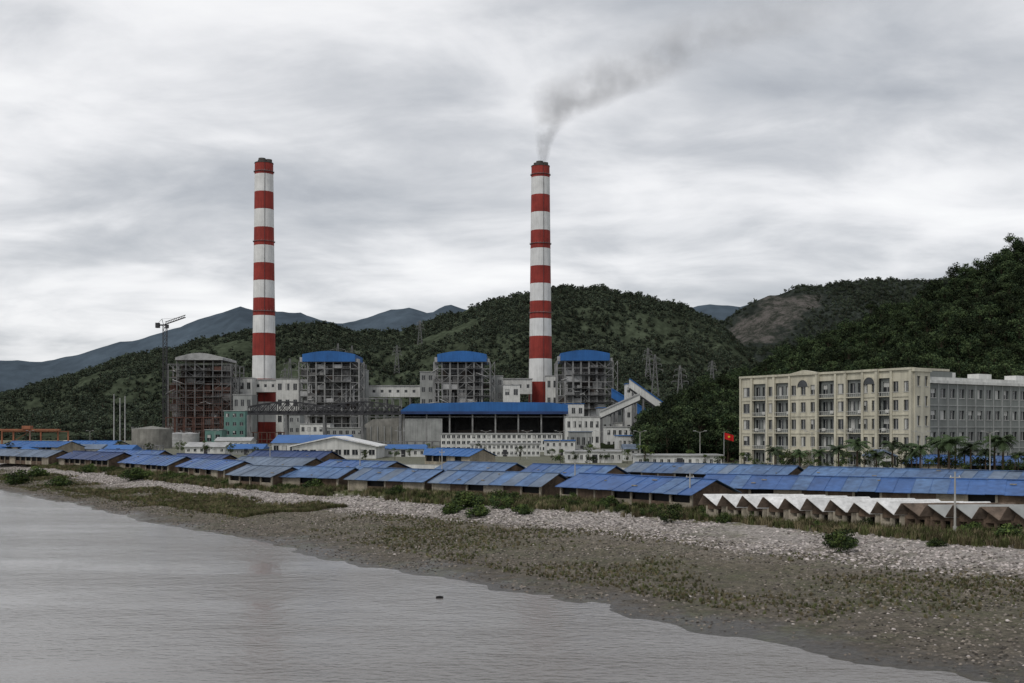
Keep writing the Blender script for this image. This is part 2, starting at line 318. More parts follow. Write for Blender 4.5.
# ---------------------------------------------------------------- vegetation prototypes
def pmesh(name,v,f,mi,mats):
    me=bpy.data.meshes.new(name);me.from_pydata(v,[],f);
    for q in mats: me.materials.append(q)
    me.polygons.foreach_set('material_index',mi);return me
def tree_mesh(name,h,cr,ncl,nl,ls,mats,seed,crown0=.35,flat=.9,trunk=.2):
    R=np.random.default_rng(seed);v=[];f=[];mi=[]
    def cone(a,b,r0,r1,seg=6):
        a=Vector(a);b=Vector(b);d=(b-a).normalized();u=d.cross(Vector((0,1,.1))).normalized();w=d.cross(u);o=len(v)
        for q,r in((a,r0),(b,r1)):
            for i in range(seg):
                t=2*math.pi*i/seg;v.append(tuple(q+u*math.cos(t)*r+w*math.sin(t)*r))
        for i in range(seg): f.append((o+i,o+(i+1)%seg,o+seg+(i+1)%seg,o+seg+i));mi.append(0)
    if trunk>0:
        cone((0,0,-.5),(.1,.05,h*.45),trunk,trunk*.6);cone((.1,.05,h*.45),(0,.1,h*.85),trunk*.6,trunk*.2)
    cz=h*(crown0+(1-crown0)/2);ch=h*(1-crown0)/2
    for k in range(ncl):
        th=R.uniform(0,6.283);zz=R.uniform(-1,1);rr=math.sqrt(max(0,1-zz*zz))*R.uniform(.35,1.0)
        c=np.array([math.cos(th)*rr*cr,math.sin(th)*rr*cr,cz+zz*ch*R.uniform(.6,1.0)])
        if trunk>0 and k<8: cone((0,0,h*R.uniform(.3,.55)),tuple(c),trunk*.35,trunk*.1,4)
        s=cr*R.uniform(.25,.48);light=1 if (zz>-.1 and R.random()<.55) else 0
        for j in range(nl):
            d=R.normal(size=3);d/=np.linalg.norm(d);p=c+d*s*R.uniform(.55,1.05)*np.array([1,1,flat*.8])
            if p[2]<.05: continue
            nrm=d+R.normal(size=3)*.55+np.array([0,0,.3]);nrm/=np.linalg.norm(nrm)
            a=np.cross(nrm,R.normal(size=3));a/=np.linalg.norm(a)+1e-9;b=np.cross(nrm,a);q=ls*R.uniform(.6,1.3)
            o=len(v)
            v.extend([tuple(p-a*q),tuple(p-b*q*.6+a*q*.1),tuple(p+a*q),tuple(p+b*q*.6)])
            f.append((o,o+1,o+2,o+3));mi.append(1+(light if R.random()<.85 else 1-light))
    return pmesh(name,v,f,mi,mats)
def coll(name):
    c=bpy.data.collections.new(name);S.collection.children.link(c);return c
def proto(c,name,me,loc,s=1):
    o=bpy.data.objects.new(name,me);o.location=loc;o.scale=(s,)*3;c.objects.link(o);return o
def scatter(name,pts,c,smin,smax,tilt=.08,seed=0):
    pts=np.asarray(pts)
    me=bpy.data.meshes.new(name);me.vertices.add(len(pts));me.vertices.foreach_set('co',pts.astype(np.float32).ravel())
    o=bpy.data.objects.new(name,me);S.collection.objects.link(o)
    ng=bpy.data.node_groups.new(name+'_gn','GeometryNodeTree')
    ng.interface.new_socket(name='Geometry',in_out='INPUT',socket_type='NodeSocketGeometry')
    ng.interface.new_socket(name='Geometry',in_out='OUTPUT',socket_type='NodeSocketGeometry')
    N=ng.nodes;gi=N.new('NodeGroupInput');go=N.new('NodeGroupOutput');iop=N.new('GeometryNodeInstanceOnPoints')
    ci=N.new('GeometryNodeCollectionInfo');ci.inputs[0].default_value=c;ci.inputs[1].default_value=True;ci.inputs[2].default_value=True
    r1=N.new('FunctionNodeRandomValue');r1.data_type='FLOAT_VECTOR';r1.inputs[0].default_value=(-tilt,-tilt,0);r1.inputs[1].default_value=(tilt,tilt,6.283);r1.inputs['Seed'].default_value=seed
    r2=N.new('FunctionNodeRandomValue');r2.data_type='FLOAT';r2.inputs[2].default_value=smin;r2.inputs[3].default_value=smax;r2.inputs['Seed'].default_value=seed+5
    L=ng.links.new
    L(gi.outputs[0],iop.inputs['Points']);L(ci.outputs[0],iop.inputs['Instance']);iop.inputs['Pick Instance'].default_value=True
    L(r1.outputs[0],iop.inputs['Rotation']);L(r2.outputs[1],iop.inputs['Scale']);L(iop.outputs[0],go.inputs[0])
    md=o.modifiers.new('scatter','NODES');md.node_group=ng
    return o
cf=coll('woodland_trees')
for i,(h,cr) in enumerate(((13,4.2),(11,4.8),(15,4.0),(9,3.6))):
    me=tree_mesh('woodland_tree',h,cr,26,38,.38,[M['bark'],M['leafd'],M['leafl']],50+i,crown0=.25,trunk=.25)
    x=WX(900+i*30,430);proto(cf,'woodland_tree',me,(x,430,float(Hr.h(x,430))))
pts=[]
R=np.random.default_rng(5)
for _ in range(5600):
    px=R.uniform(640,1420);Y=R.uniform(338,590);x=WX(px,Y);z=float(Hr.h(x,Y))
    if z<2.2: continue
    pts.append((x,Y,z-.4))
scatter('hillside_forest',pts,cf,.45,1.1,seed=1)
pts=[]
for _ in range(130):
    px=R.uniform(640,745);Y=R.uniform(300,345)
    x=WX(px,Y)
    pts.append((x,Y,2.8))
pts=[p for p in pts if 512+F*p[0]/p[1]<742-(345-p[1])*.2 and R.random()<np.interp(512+F*p[0]/p[1],[640,690],[.4,1])]
scatter('tree_grove',pts,cf,.55,1.05,seed=3)
cg=coll('distant_trees')
for i,(h,cr) in enumerate(((8,4.2),(9,3.8),(7,4.6))):
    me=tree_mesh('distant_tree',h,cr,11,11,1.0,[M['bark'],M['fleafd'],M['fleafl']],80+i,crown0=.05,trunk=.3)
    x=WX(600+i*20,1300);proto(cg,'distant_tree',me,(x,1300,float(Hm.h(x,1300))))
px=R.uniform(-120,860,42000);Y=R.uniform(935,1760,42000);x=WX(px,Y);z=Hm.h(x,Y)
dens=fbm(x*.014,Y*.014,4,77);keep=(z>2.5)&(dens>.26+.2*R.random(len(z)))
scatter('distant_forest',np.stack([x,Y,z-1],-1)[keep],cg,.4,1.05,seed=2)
px=R.uniform(680,1100,9000);Y=R.uniform(2200,2520,9000);x=WX(px,Y);z=Hq.h(x,Y)
b=bare_f(x,Y,z);keep=b<.12+.35*R.random(len(b))
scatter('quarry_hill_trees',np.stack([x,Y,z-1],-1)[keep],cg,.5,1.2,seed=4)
cb=coll('bushes')
bm_=[tree_mesh('bush_mesh%d'%i,1.5,1.3,16,60,.10,[M['bark'],M['bleafd'],M['bleafl']],20+i,crown0=.0,trunk=.05) for i in range(3)]
for i in range(3):
    x,y=WX(840-i*170,98+i*22),98+i*22
    proto(cb,'bush',bm_[i],(x,y,gzs(x,y)-.1),1.2)
def tuft(seed,mat_,h=.45,n=26,spread=.22):
    R=np.random.default_rng(seed);v=[];f=[]
    for i in range(n):
        a=R.uniform(0,6.28);r=R.uniform(0,spread);b=np.array([math.cos(a)*r,math.sin(a)*r,0]);a2=R.uniform(0,6.28);l=h*R.uniform(.5,1.2);lean=R.uniform(.1,.5)*l
        w=np.array([-math.sin(a2),math.cos(a2),0])*.022;tp=b+np.array([math.cos(a2)*lean,math.sin(a2)*lean,l]);md=b+np.array([math.cos(a2)*lean*.35,math.sin(a2)*lean*.35,l*.6]);o=len(v)
        v+= [tuple(b-w),tuple(b+w),tuple(md+w*.8),tuple(md-w*.8),tuple(tp)];f+=[(o,o+1,o+2,o+3),(o+3,o+2,o+4)]
    me=bpy.data.meshes.new('grass_tuft');me.from_pydata(v,[],f);me.materials.append(mat_);return me
ctf=coll('grass_tufts')
for i in range(4):
    x,y=30-i*6,88+i*7
    proto(ctf,'grass_tuft',tuft(i,M['grass'] if i<2 else M['grassy']),(x,y,gzs(x,y)))
def band(n,d0,d1,t0=-25,t1=330,seed=1,patch=None,pscale=.08,cut=.5,soft=.04):
    R=np.random.default_rng(seed);t=t0+(t1-t0)*R.random(n)**1.5;dn=R.uniform(d0,d1,n);D=np.interp(t,Dt,Dd);d=dn*D
    x=P0[0]+t*U[0]+d*Nn[0];y=P0[1]+t*U[1]+d*Nn[1];z=gz(x,y)
    k=z>.03
    if patch is not None: k&=(fbm(x*pscale,y*pscale,4,patch)+R.normal(0,soft,n))>cut
    return np.stack([x,y,z-.02],-1)[k]
scatter('beach_grass',band(52000,.12,.60,seed=2,patch=5,pscale=.11,cut=.57,soft=.08),ctf,.2,.6,seed=6)
scatter('shore_meadow',band(16000,.25,.66,t0=110,t1=260,seed=22,patch=6,pscale=.06,cut=.48,soft=.06),ctf,.5,1.2,seed=16)
scatter('bank_grass',band(30000,.80,1.0,seed=3,patch=8,cut=.38,soft=.08),ctf,.7,2.0,seed=7)
scatter('bank_shrubs',band(1300,.82,.97,seed=4,patch=15,cut=.50,pscale=.07,soft=.08),cb,.25,.75,seed=8)
def rockmesh(seed,m):
    import bmesh
    R=np.random.default_rng(seed);bm=bmesh.new();bmesh.ops.create_icosphere(bm,subdivisions=1,radius=.5)
    sc=np.array([1,R.uniform(.6,.9),R.uniform(.4,.65)])
    for q in bm.verts:
        k=R.uniform(.75,1.2);q.co=Vector((q.co.x*sc[0]*k,q.co.y*sc[1]*k,q.co.z*sc[2]*k))
    me=bpy.data.meshes.new('rock');bm.to_mesh(me);bm.free();me.materials.append(m);return me
crk=coll('beach_stones_src');crl=coll('pale_stones_src')
for i in range(4):
    x,y=24+i*2,70+i*3
    proto(crk,'beach_stone',rockmesh(i,M['stone']),(x,y,gzs(x,y)+.02),.3)
    x,y=38-i*6,90+i*6
    proto(crl,'riprap_stone',rockmesh(10+i,M['stonel'] if i<3 else M['rubble']),(x,y,gzs(x,y)+.05),.4)
scatter('beach_stones',band(80000,.0,.66,seed=12,patch=30,cut=.40,soft=.12),crk,.08,.36,.5,seed=9)
scatter('riprap_stones',band(50000,.56,.85,seed=13,patch=33,cut=.38,soft=.08),crl,.08,.48,.5,seed=10)
scatter('stray_stones',band(8000,.08,.60,seed=14,patch=35,cut=.5,soft=.1),crl,.05,.32,.5,seed=11)
bo=bpy.data.objects.new('river_rock',rockmesh(77,M['coal']));bo.location=(WX(440,DY(598,0)),DY(598,0),.05);bo.scale=(.7,.4,.5);S.collection.objects.link(bo)
for px,py,s in ((842,550,1.35),(936,553,.7),(466,512,1.9),(500,508,1.5),(316,497,1.6),(522,520,1.1),(610,506,1.2),(398,500,1.3),(135,484,2.2),(170,482,1.5),(60,487,2),(20,484,2.5),(36,478,2.2),(90,478,1.8),(975,540,1.0),(1010,545,1.2),(725,522,.9),(660,515,.8),(450,516,1.2),(480,518,1.3)):
    Y=DY(py,2.3);x=WX(px,Y)
    for _ in range(3): Y=DY(py,gzs(x,Y));x=WX(px,Y)
    for q in range(3):
        xx=x+random.uniform(-.6,.6)*s*(q>0);yy=Y+random.uniform(-.3,.6)*s*(q>0);k=s*(1 if q==0 else random.uniform(.5,.8))
        o=bpy.data.objects.new('bush',bm_[q]);o.location=(xx,yy,gzs(xx,yy)-.15);o.scale=(k,k,k*.85);o.rotation_euler=(0,0,random.random()*6);S.collection.objects.link(o)
# ---------------------------------------------------------------- chimneys
def chimney(px,pyt,Y):
    A=Asm('chimney_stack',WX(px,Y),Y,3)
    zt=WZ(pyt+4,Y)-3;r=lambda z:9.0-2.6*(z/zt)**.8
    bands=[pyt+4,pyt+15,pyt+32.5,pyt+50,pyt+68,pyt+86,pyt+103.5,pyt+121,pyt+138.5,pyt+156,pyt+173.5,pyt+196,pyt+219,pyt+242,pyt+262,pyt+283]
    z1=zt
    for i in range(1,len(bands)):
        z0=max(0,WZ(bands[i],Y)-3)
        nm,m=('red_bands','red') if i%2 else ('white_bands','white')
        A.cyl(nm,m,0,0,z0,z1,r(z0),r(z1),40,cap=False);z1=z0
    A.cyl('cap','darkconc',0,0,zt,zt+.6,6.6,6.6,32)
    for a in (0,2.1,4.2): A.cyl('flues','darkconc',3.1*math.cos(a+.3),3.1*math.sin(a+.3),zt,zt+3.2,2.5,2.5,20)
    for zz in (zt*.97,zt*.72,zt*.47):
        A.cyl('gallery','msteel',0,0,zz,zz+.2,r(zz)+.7,r(zz)+.7,32)
        for i in range(24):
            a=i*math.pi/12;q=r(zz)+.65;A.beam('railing','msteel',(q*math.cos(a),q*math.sin(a),zz),(q*math.cos(a),q*math.sin(a),zz+1.2),.05)
    for i in range(60):
        z0=zt*i/60;z_=zt*(i+1)/60;A.beam('ladder','dsteel',(2,-math.sqrt(r(z0)**2-4)-.3,z0),(2,-math.sqrt(r(z_)**2-4)-.3,z_),.14)
    A.done()
chimney(264,160,774);chimney(540.5,163,774)
def smoke(px,py,Y):
    tab=[(0,0,3.8,3.8,.10),(12,.5,6,6,.055),(22,3,10,9,.04),(34,10,19,14,.026),(48,26,35,19,.016),(63,54,54,25,.011),(81,96,68,29,.008),(98,138,76,32,.006),(116,185,82,36,.0048),(145,260,84,36,.0035)]
    ov=(WX(px,Y),Y,WZ(py,Y))
    v=[];f=[];n=16
    for h,xc,rx,ry,_ in tab:
        for i in range(n):
            a=2*math.pi*i/n;v.append((xc+rx*1.15*math.cos(a),ry*1.15*math.sin(a),h))
    for k in range(len(tab)-1):
        for i in range(n): f.append((k*n+i,k*n+(i+1)%n,(k+1)*n+(i+1)%n,(k+1)*n+i))
    f.append(tuple(range(n))[::-1]);f.append(tuple(range((len(tab)-1)*n,len(tab)*n)))
    me=bpy.data.meshes.new('smoke_plume');me.from_pydata(v,[],f)
    m=bpy.data.materials.new('smoke');m.use_nodes=True;nt=m.node_tree;N=nt.nodes;N.clear()
    out=N.new('ShaderNodeOutputMaterial');vp=N.new('ShaderNodeVolumePrincipled');lk(nt,vp.outputs[0],out.inputs['Volume'])
    vp.inputs['Color'].default_value=(.96,.96,.97,1);vp.inputs['Anisotropy'].default_value=.2
    tc=N.new('ShaderNodeTexCoord');se=N.new('ShaderNodeSeparateXYZ');lk(nt,tc.outputs['Object'],se.inputs[0])
    def mt(op,a,b=None,c=None):
        x=N.new('ShaderNodeMath');x.operation=op
        for i,q in enumerate((a,b,c)):
            if q is None: continue
            if isinstance(q,(int,float)):x.inputs[i].default_value=q
            else:lk(nt,q,x.inputs[i])
        return x.outputs[0]
    HM=145.;u=mt('DIVIDE',se.outputs['Z'],HM)
    def curve(col,mx_):
        r=N.new('ShaderNodeValToRGB');e=r.color_ramp.elements
        while len(e)<len(tab): e.new(.5)
        for i,row in enumerate(tab):
            e[i].position=row[0]/HM;q=row[col]/mx_;e[i].color=(q,q,q,1)
        lk(nt,u,r.inputs[0]);return mt('MULTIPLY',r.outputs[0],mx_)
    xc=curve(1,260.);rx=curve(2,84.);ry=curve(3,36.);de=curve(4,.1)
    nz0=N.new('ShaderNodeTexNoise');nz0.inputs['Scale'].default_value=.03;nz0.inputs['Detail'].default_value=4;lk(nt,tc.outputs['Object'],nz0.inputs['Vector'])
    dx=mt('DIVIDE',mt('SUBTRACT',se.outputs['X'],xc),rx);dy=mt('DIVIDE',se.outputs['Y'],ry)
    d=mt('SQRT',mt('ADD',mt('MULTIPLY',dx,dx),mt('MULTIPLY',dy,dy)))
    d=mt('ADD',d,mt('MULTIPLY',mt('SUBTRACT',nz0.outputs['Fac'],.5),1.3))
    fo=mt('MAXIMUM',mt('SUBTRACT',1.0,d),0.0)
    nz=N.new('ShaderNodeTexNoise');nz.inputs['Scale'].default_value=.06;nz.inputs['Detail'].default_value=6;nz.inputs['Roughness'].default_value=.6;lk(nt,tc.outputs['Object'],nz.inputs['Vector'])
    g=N.new('ShaderNodeMapRange');g.inputs[1].default_value=.36;g.inputs[2].default_value=.64;g.inputs[3].default_value=.0;g.inputs[4].default_value=2.8;lk(nt,nz.outputs['Fac'],g.inputs[0])
    fall=mt('MINIMUM',mt('MULTIPLY',mt('SUBTRACT',1.0,u),3.0),1.0)
    dd=mt('MULTIPLY',mt('MULTIPLY',de,mt('MINIMUM',mt('MULTIPLY',fo,1.8),1.0)),mt('MULTIPLY',g.outputs[0],fall))
    lk(nt,dd,vp.inputs['Density'])
    me.materials.append(m);o=bpy.data.objects.new('smoke_plume',me);o.location=ov;S.collection.objects.link(o)
    try: m.cycles.volume_step_rate=.8
    except Exception as e: print(e)
smoke(543,163,774)
# ---------------------------------------------------------------- boilers
def boiler(pxl,pxr,pyt,Y,kind,seed):
    R=random.Random(seed);x0=WX(pxl,Y);x1=WX(pxr,Y);w=x1-x0;Ht=WZ(pyt,Y)-3;A=Asm('boiler_house',(x0+x1)/2,Y,3);d=34;hw=w/2
    done=kind=='done';st='msteel' if done else 'steel';bd='body' if done else 'bodyd'
    nx=8;ny=4;nl=12;top=Ht-7
    xs=[-hw+w*i/(nx-1) for i in range(nx)];ys=[d*i/(ny-1) for i in range(ny)];zs=[top*i/nl for i in range(nl+1)]
    cw=[.5 if R.random()<.4 else .28 for _ in xs]
    for i,x in enumerate(xs):
        for y in ys: A.box('columns',st,x-cw[i],x+cw[i],y-.4,y+.4,0,top)
    for z in zs[1:]:
        for y in ys[:2]+ys[-1:]: A.box('beams',st,-hw,hw,y-.2,y+.2,z-.4,z)
        for x in (xs[0],xs[3],xs[-1]): A.box('beams',st,x-.18,x+.18,0,d,z-.39,z-.03)
    for k in range(nl):
        for i in range(nx-1):
            if R.random()<.35:
                a=(xs[i],-.3,zs[k]);b=(xs[i+1],-.3,zs[k+1])
                if R.random()<.5: a,b=(xs[i+1],-.3,zs[k]),(xs[i],-.3,zs[k+1])
                A.beam('braces',st,a,b,.17)
            if R.random()<(.30 if done else .35):
                A.box(*( ('infill_panels','lsteel') if R.random()<.5 else ('infill_panels_dark','body')) if done else (('tarps','rust') if R.random()<.4 else ('infill_panels_dark','body')),xs[i]+.4,xs[i+1]-.4,R.choice((.3,3,6)),R.choice((.3,3,6))+.4,zs[k]+.1,zs[k]+(zs[1])*R.uniform(.4,.95))
        if R.random()<.8:
            i=R.randrange(nx-2);j=R.randrange(i+1,nx);A.box('platforms','steel',xs[i],xs[j],-2.2,4,zs[k]+.05,zs[k]+.3)
            A.box('railings',st,xs[i],xs[j],-2.25,-2.15,zs[k]+1.2,zs[k]+1.3)
            for q in range(int((xs[j]-xs[i])/1.8)+1): A.box('railings',st,xs[i]+q*1.8,xs[i]+q*1.8+.12,-2.25,-2.15,zs[k]+.3,zs[k]+1.2)
    A.box('furnace',bd,-hw*.7,hw*.7,7,d-3,10,top-1)
    A.prism('hopper',bd,[(-hw*.6,10),(-hw*.15,3),(hw*.15,3),(hw*.6,10)],9,d-4)
    for q in range(9): A.box('buckstays',st,-hw*.72,hw*.72,6.5,7,11+q*(top-14)/9,11.6+q*(top-14)/9)
    for q in range(40):
        a=R.uniform(-hw*.95,hw*.7);z=R.uniform(1,top-7);ww=R.uniform(2,7);hh=R.uniform(1.5,6);y=R.uniform(.8,6)
        mm=(('body','msteel','bodyd') if done else ('rust','steel','bodyd'))[q%3]
        A.box('equipment_'+('a','b','c')[q%3],mm,a,min(hw-.5,a+ww),y,y+R.uniform(1,4),z,z+hh)
    for q in range(9):
        a=R.uniform(-hw*.9,hw*.9);A.beam('pipes','lsteel',(a,5,2),(a,5,R.uniform(25,top-3)),R.uniform(.3,.8),8)
        z=R.uniform(5,top-4);A.beam('pipes','lsteel',(a,-.8,z),(a+R.uniform(-9,9),-.8,z+R.uniform(-4,4)),.25,6)
    A.cyl('silo','lsteel',-hw*.75,6,5,top*.4,2.6,2.6,16);A.cyl('silo','lsteel',hw*.75,6,8,top*.35,2.6,2.6,16)
    sx=hw+1.6
    for k in range(nl):
        a,b=(sx-1.4,sx+1.4) if k%2 else (sx+1.4,sx-1.4);A.beam('stairs',st,(a,1,zs[k]),(b,1,zs[k+1]),.25)
    for q in (sx-1.5,sx+1.5):
        for y in(0,3): A.box('stairs',st,q-.13,q+.13,y-.13,y+.13,0,top)
    def arc(r0,r1,rise,base,thick):
        n=12;up=[(r0+(r1-r0)*i/n,base+rise*math.sin(math.pi*i/n)) for i in range(n+1)];return up+[(r1,base-thick),(r0,base-thick)]
    if done:
        A.prism('roof','blued',arc(-hw*.88,hw*.88,2.2,Ht-2.2,4.8),-1.5,d+1);A.box('upper_wall','blueg',-hw*.86,hw*.86,-.5,d,top-.0,Ht-7.1)
        A.box('penthouse','lsteel',-hw*.98,-hw*.885,0,8,top+.01,top+3);A.box('penthouse','lsteel',hw*.885,hw*.98,0,8,top+.01,top+2)
    else:
        A.prism('roof','lsteel',arc(-hw*.75,hw*.75,3,Ht-3,1.6),-1.5,d+1)
        for q in xs[1:-1]: A.box('roof_posts',st,q-.3,q+.3,-.3,.3,top,Ht-4)
        for k in range(1,nl):
            A.box('inner_floors','rust',-hw*.9,hw*.9,.6,6,zs[k]+.02,zs[k]+.35)
        for q in range(30):
            x=-hw+w*q/29;A.box('scaffold','rust',x-.07,x+.07,-1.6,-1.46,0,top*(.55+.4*vn(q*.3,0,3)))
        for k in range(24): A.box('scaffold','rust',-hw,hw*R.uniform(.2,1),-1.6,-1.5,top*.7*k/24,top*.7*k/24+.14)
    A.done()
boiler(168,231,353,715,'raw',1);boiler(299,359,351,720,'done',2);boiler(434,490,351,720,'done',3);boiler(557,613,350,720,'done',4)
def gallery(pa,pb,pt,pb_,Y,name='conveyor_gallery'):
    xa=WX(pa,Y);xb=WX(pb,Y);z1=WZ(pt,Y)-3;z0=WZ(pb_,Y)-3;A=Asm(name,xa,Y,3);L=xb-xa
    facade(A,0,L,z0,z1,1,max(2,int(L/5)),.35,.25,.4,('walls','wwall'),.3,0,frame=False)
    A.box('walls_back','wwall',0,L,.5,9,z0,z1);A.box('roof','lsteel',-.5,L+.5,-.6,9.6,z1+.002,z1+.5)
    n=max(2,int(L/14))
    for i in range(n+1):
        x=L*i/n
        x=min(max(x,.6),L-.6)
        A.box('legs','steel',x-.5,x+.5,0.05,1,0,z0-.01);A.box('legs','steel',x-.5,x+.5,8,9,0,z0-.01)
        A.beam('leg_braces','steel',(x,.5,2),(x,8.5,z0*.5),.25);A.beam('leg_braces','steel',(x,8.5,z0*.5),(x,.5,z0-1),.25)
    A.done()
gallery(362,434,386,397,757);gallery(492,532,379,394,757);gallery(232,299,380,392,757)
def blockb(name,pa,pb,pt,Y,d=12,wall='wwall',floors=2,bays=6,roof='lsteel',ww=.5,wh=.4,z=3,rz=0,pitched=0):
    xa=WX(pa,Y);L=WX(pb,Y)-xa;h=WZ(pt,Y)-z;A=Asm(name,xa,Y,z,rz)
    facade(A,0,L,0,h,floors,bays,ww,wh,.32,('walls',wall),.3)
    A.box('rear_walls',wall,0,L,.301,d,0,h)
    if pitched>0:
        A.prismx('roof',roof,[(-.6,h+.003),(d/2,h+pitched),(d+.6,h+.003)],-.5,L+.5)
    elif pitched<0:
        A.prism('gable',wall,[(0,h+.001),(L/2,h-pitched-.1),(L,h+.001)],0,.3)
        A.prism('roof',roof,[(-.8,h+.003),(L/2,h-pitched),(L+.8,h+.003),(L+.8,h+.35),(L/2,h-pitched+.4),(-.8,h+.35)],-.7,d+.5)
    else:
        A.box('roof_slab',roof,-.3,L+.3,-.35,d+.2,h+.002,h+.35)
    A.box('door','dsteel',L*.47,L*.47+1.4,-.06,-.002,0,2.3)
    A.done();return A
for pa,pb,pt,Y,w,fl,by in ((232,252,378,745,'wwall',4,3),(276,299,379,745,'wwall',4,3),(233,252,395,700,'gwall',3,3),(420,434,372,735,'gwall',6,2),(490,503,376,735,'gwall',5,2),(503,520,385,720,'wwall',4,2),(360,366,370,735,'gwall',6,1),(612,622,395,735,'gwall',4,2),(546,558,376,740,'wwall',4,2)):
    blockb('plant_building',pa,pb,pt,Y,14,w,fl,by)
for pa,pb,pt,Y,w,fl,by,rf in ((563,584,404,640,'wwall',3,3,'blued'),(566,600,417,560,'wwall',2,6,'lsteel'),(598,612,408,600,'gwall',3,3,'blued'),(606,640,427,500,'wwall',2,6,'lsteel'),(584,645,423,620,'wwall',2,10,'lsteel'),(283,300,415,640,'gwall',3,3,'lsteel'),(300,330,424,620,'wwall',2,5,'lsteel'),(325,363,428,600,'gwall',2,6,'lsteel'),(570,592,432,470,'gwall',1,4,'blueg'),(618,636,436,430,'wwall',1,4,'blued')):
    blockb('plant_building',pa,pb,pt,Y,14,w,fl,by,rf)
blockb('green_clad_building',224,245,411,620,12,'green',4,3,'lsteel')
blockb('green_clad_building',205,222,430,600,10,'green',1,2,'lsteel')
def incl(p0,p1,Y,h,m='wwall',w=5,top='blued'):
    a=Vector((WX(p0[0],Y),Y,WZ(p0[1],Y)));b=Vector((WX(p1[0],Y),Y,WZ(p1[1],Y)));A=Asm('inclined_conveyor',0,0,0)
    def slab(n,m,z0,z1,y0,y1):
        vs=[(a.x,a.y+y0,a.z+z0),(b.x,b.y+y0,b.z+z0),(b.x,b.y+y1,b.z+z0),(a.x,a.y+y1,a.z+z0),(a.x,a.y+y0,a.z+z1),(b.x,b.y+y0,b.z+z1),(b.x,b.y+y1,b.z+z1),(a.x,a.y+y1,a.z+z1)]
        A.add(n,m,vs,[(0,3,2,1),(4,5,6,7),(0,1,5,4),(1,2,6,5),(2,3,7,6),(3,0,4,7)])
    slab('walls',m,0,h,0,w);slab('roof',top,h+.01,h+.7,-.4,w+.4);slab('truss',  'dsteel',-.8,-.01,.2,w-.2)
    for t in (.1,.4,.7,.95):
        p=a.lerp(b,t);
        if p.z>6:
            A.box('trestles','steel',p.x-.4,p.x+.4,p.y+.3,p.y+1,3,p.z-.8);A.box('trestles','steel',p.x-.4,p.x+.4,p.y+w-1,p.y+w-.3,3,p.z-.8)
    A.done()
incl((630,388),(664,412),600,4.5,'wwall');incl((612,398),(655,424),640,5,'blued',5,'blued');incl((640,400),(600,418),560,3,'wwall',4,'lsteel')
blockb('transfer_tower',626,637,384,610,9,'wwall',5,2,'blued');blockb('transfer_tower',650,662,411,598,9,'blueg',3,2,'wwall')
def hall():
    Y=600;xa=WX(402,Y);xb=WX(566,Y);L=xb-xa;A=Asm('coal_storage_hall',xa,Y,3);h=WZ(413,Y)-3;ht=WZ(402,Y)-3;d=60
    A.prism('roof','blued',[(-2.5,h),(5,ht-1),(L/2,ht),(L-8,ht-.3),(L+1,ht-1.5),(L+1,h)],-2,d)
    A.box('fascia','navy',-2.5,L+1.02,-2.3,-2.003,h-.6,h+.9)
    for i in range(8):
        x=1+(L-2)*i/7;A.box('columns','msteel',x-.4,x+.4,-.5,.5,0,h-.01);A.box('columns','msteel',x-.4,x+.4,d-2,d-1,0,h-.01)
    A.box('beams','steel',1,L-1,-.3,.3,h-2.3,h-1.9)
    A.box('back_wall','steel',0,L,d-.9,d-.5,0,h-.01);A.box('side_wall','conc',-.2,.3,0,d-1,0,h-.01);A.box('side_wall','conc',L-.3,L+.2,0,d-1,0,h-.01)
    A.box('front_wall','gwall',1.6,22,-.48,-.1,0,h-3)
    for i in range(8): A.box('front_wall_ribs','lsteel',3+i*2.5,3.2+i*2.5,-.6,-.49,0,h-3)
    A.box('low_wall','wwall',22.01,L-2,-.49,-.1,0,6.5)
    A.prism('coal_heap','coal',[(24,0),(34,7),(60,9),(85,0)],12,40)
    A.box('bunker','bodyd',30,70,8,11,0,9)
    A.done()
    A=Asm('concrete_bunker',WX(362,620),620,3);A.prism('walls','conc',[(0,0),(0,11),(6,15),(24,16),(24,0)],0,30)
    for i in range(6): A.box('ribs','gwall',1+i*3.8,1.5+i*3.8,-.5,-.01,0,11)
    A.done()
hall()
def truss():
    Y=560;xa=WX(248,Y);xb=WX(400,Y);L=xb-xa;A=Asm('truss_conveyor_bridge',xa,Y,3);n=16
    for y in(0,5):
        pt=[];pb=[]
        for i in range(n+1):
            x=L*i/n;k=i%8/8;zt=WZ(408,Y)-3+2.6*math.sin(math.pi*k);zb=WZ(414,Y)-3.
            pt.append((x,y,zt+.6));pb.append((x,y,zb))
        for i in range(n):
            A.beam('chords','dsteel',pt[i],pt[i+1],.45);A.beam('chords','dsteel',pb[i],pb[i+1],.5);A.beam('web','dsteel',pb[i],pt[i+1],.28);A.beam('web','dsteel',pt[i],pb[i],.3);A.beam('web','dsteel',pt[i],pb[i+1],.22)
    A.box('deck','dsteel',0,L,.5,4.5,WZ(414,Y)-3.4,WZ(414,Y)-1.4)
    for i in (0,4,8,12,16):
        x=L*i/n
        for y in(0,5): A.box('piers','steel',x-.5,x+.5,y-.5,y+.5,0,WZ(414,Y)-3.5)
        A.beam('pier_braces','steel',(x,0,1),(x,5,12),.2)
    A.done()
truss()
blockb('admin_building',441,562,434,452,14,'wwall',3,24,'lsteel',.62,.5)
blockb('admin_building',470,540,444,375,10,'wwall',2,16,'lsteel',.55,.45)
blockb('gabled_warehouse',292,376,447,345,24,'wwall',1,10,'cement',.7,.45,pitched=-3.0)
blockb('blue_roof_warehouse',272,346,443,410,26,'wwall',1,9,'blued',.6,.45,pitched=3.0)
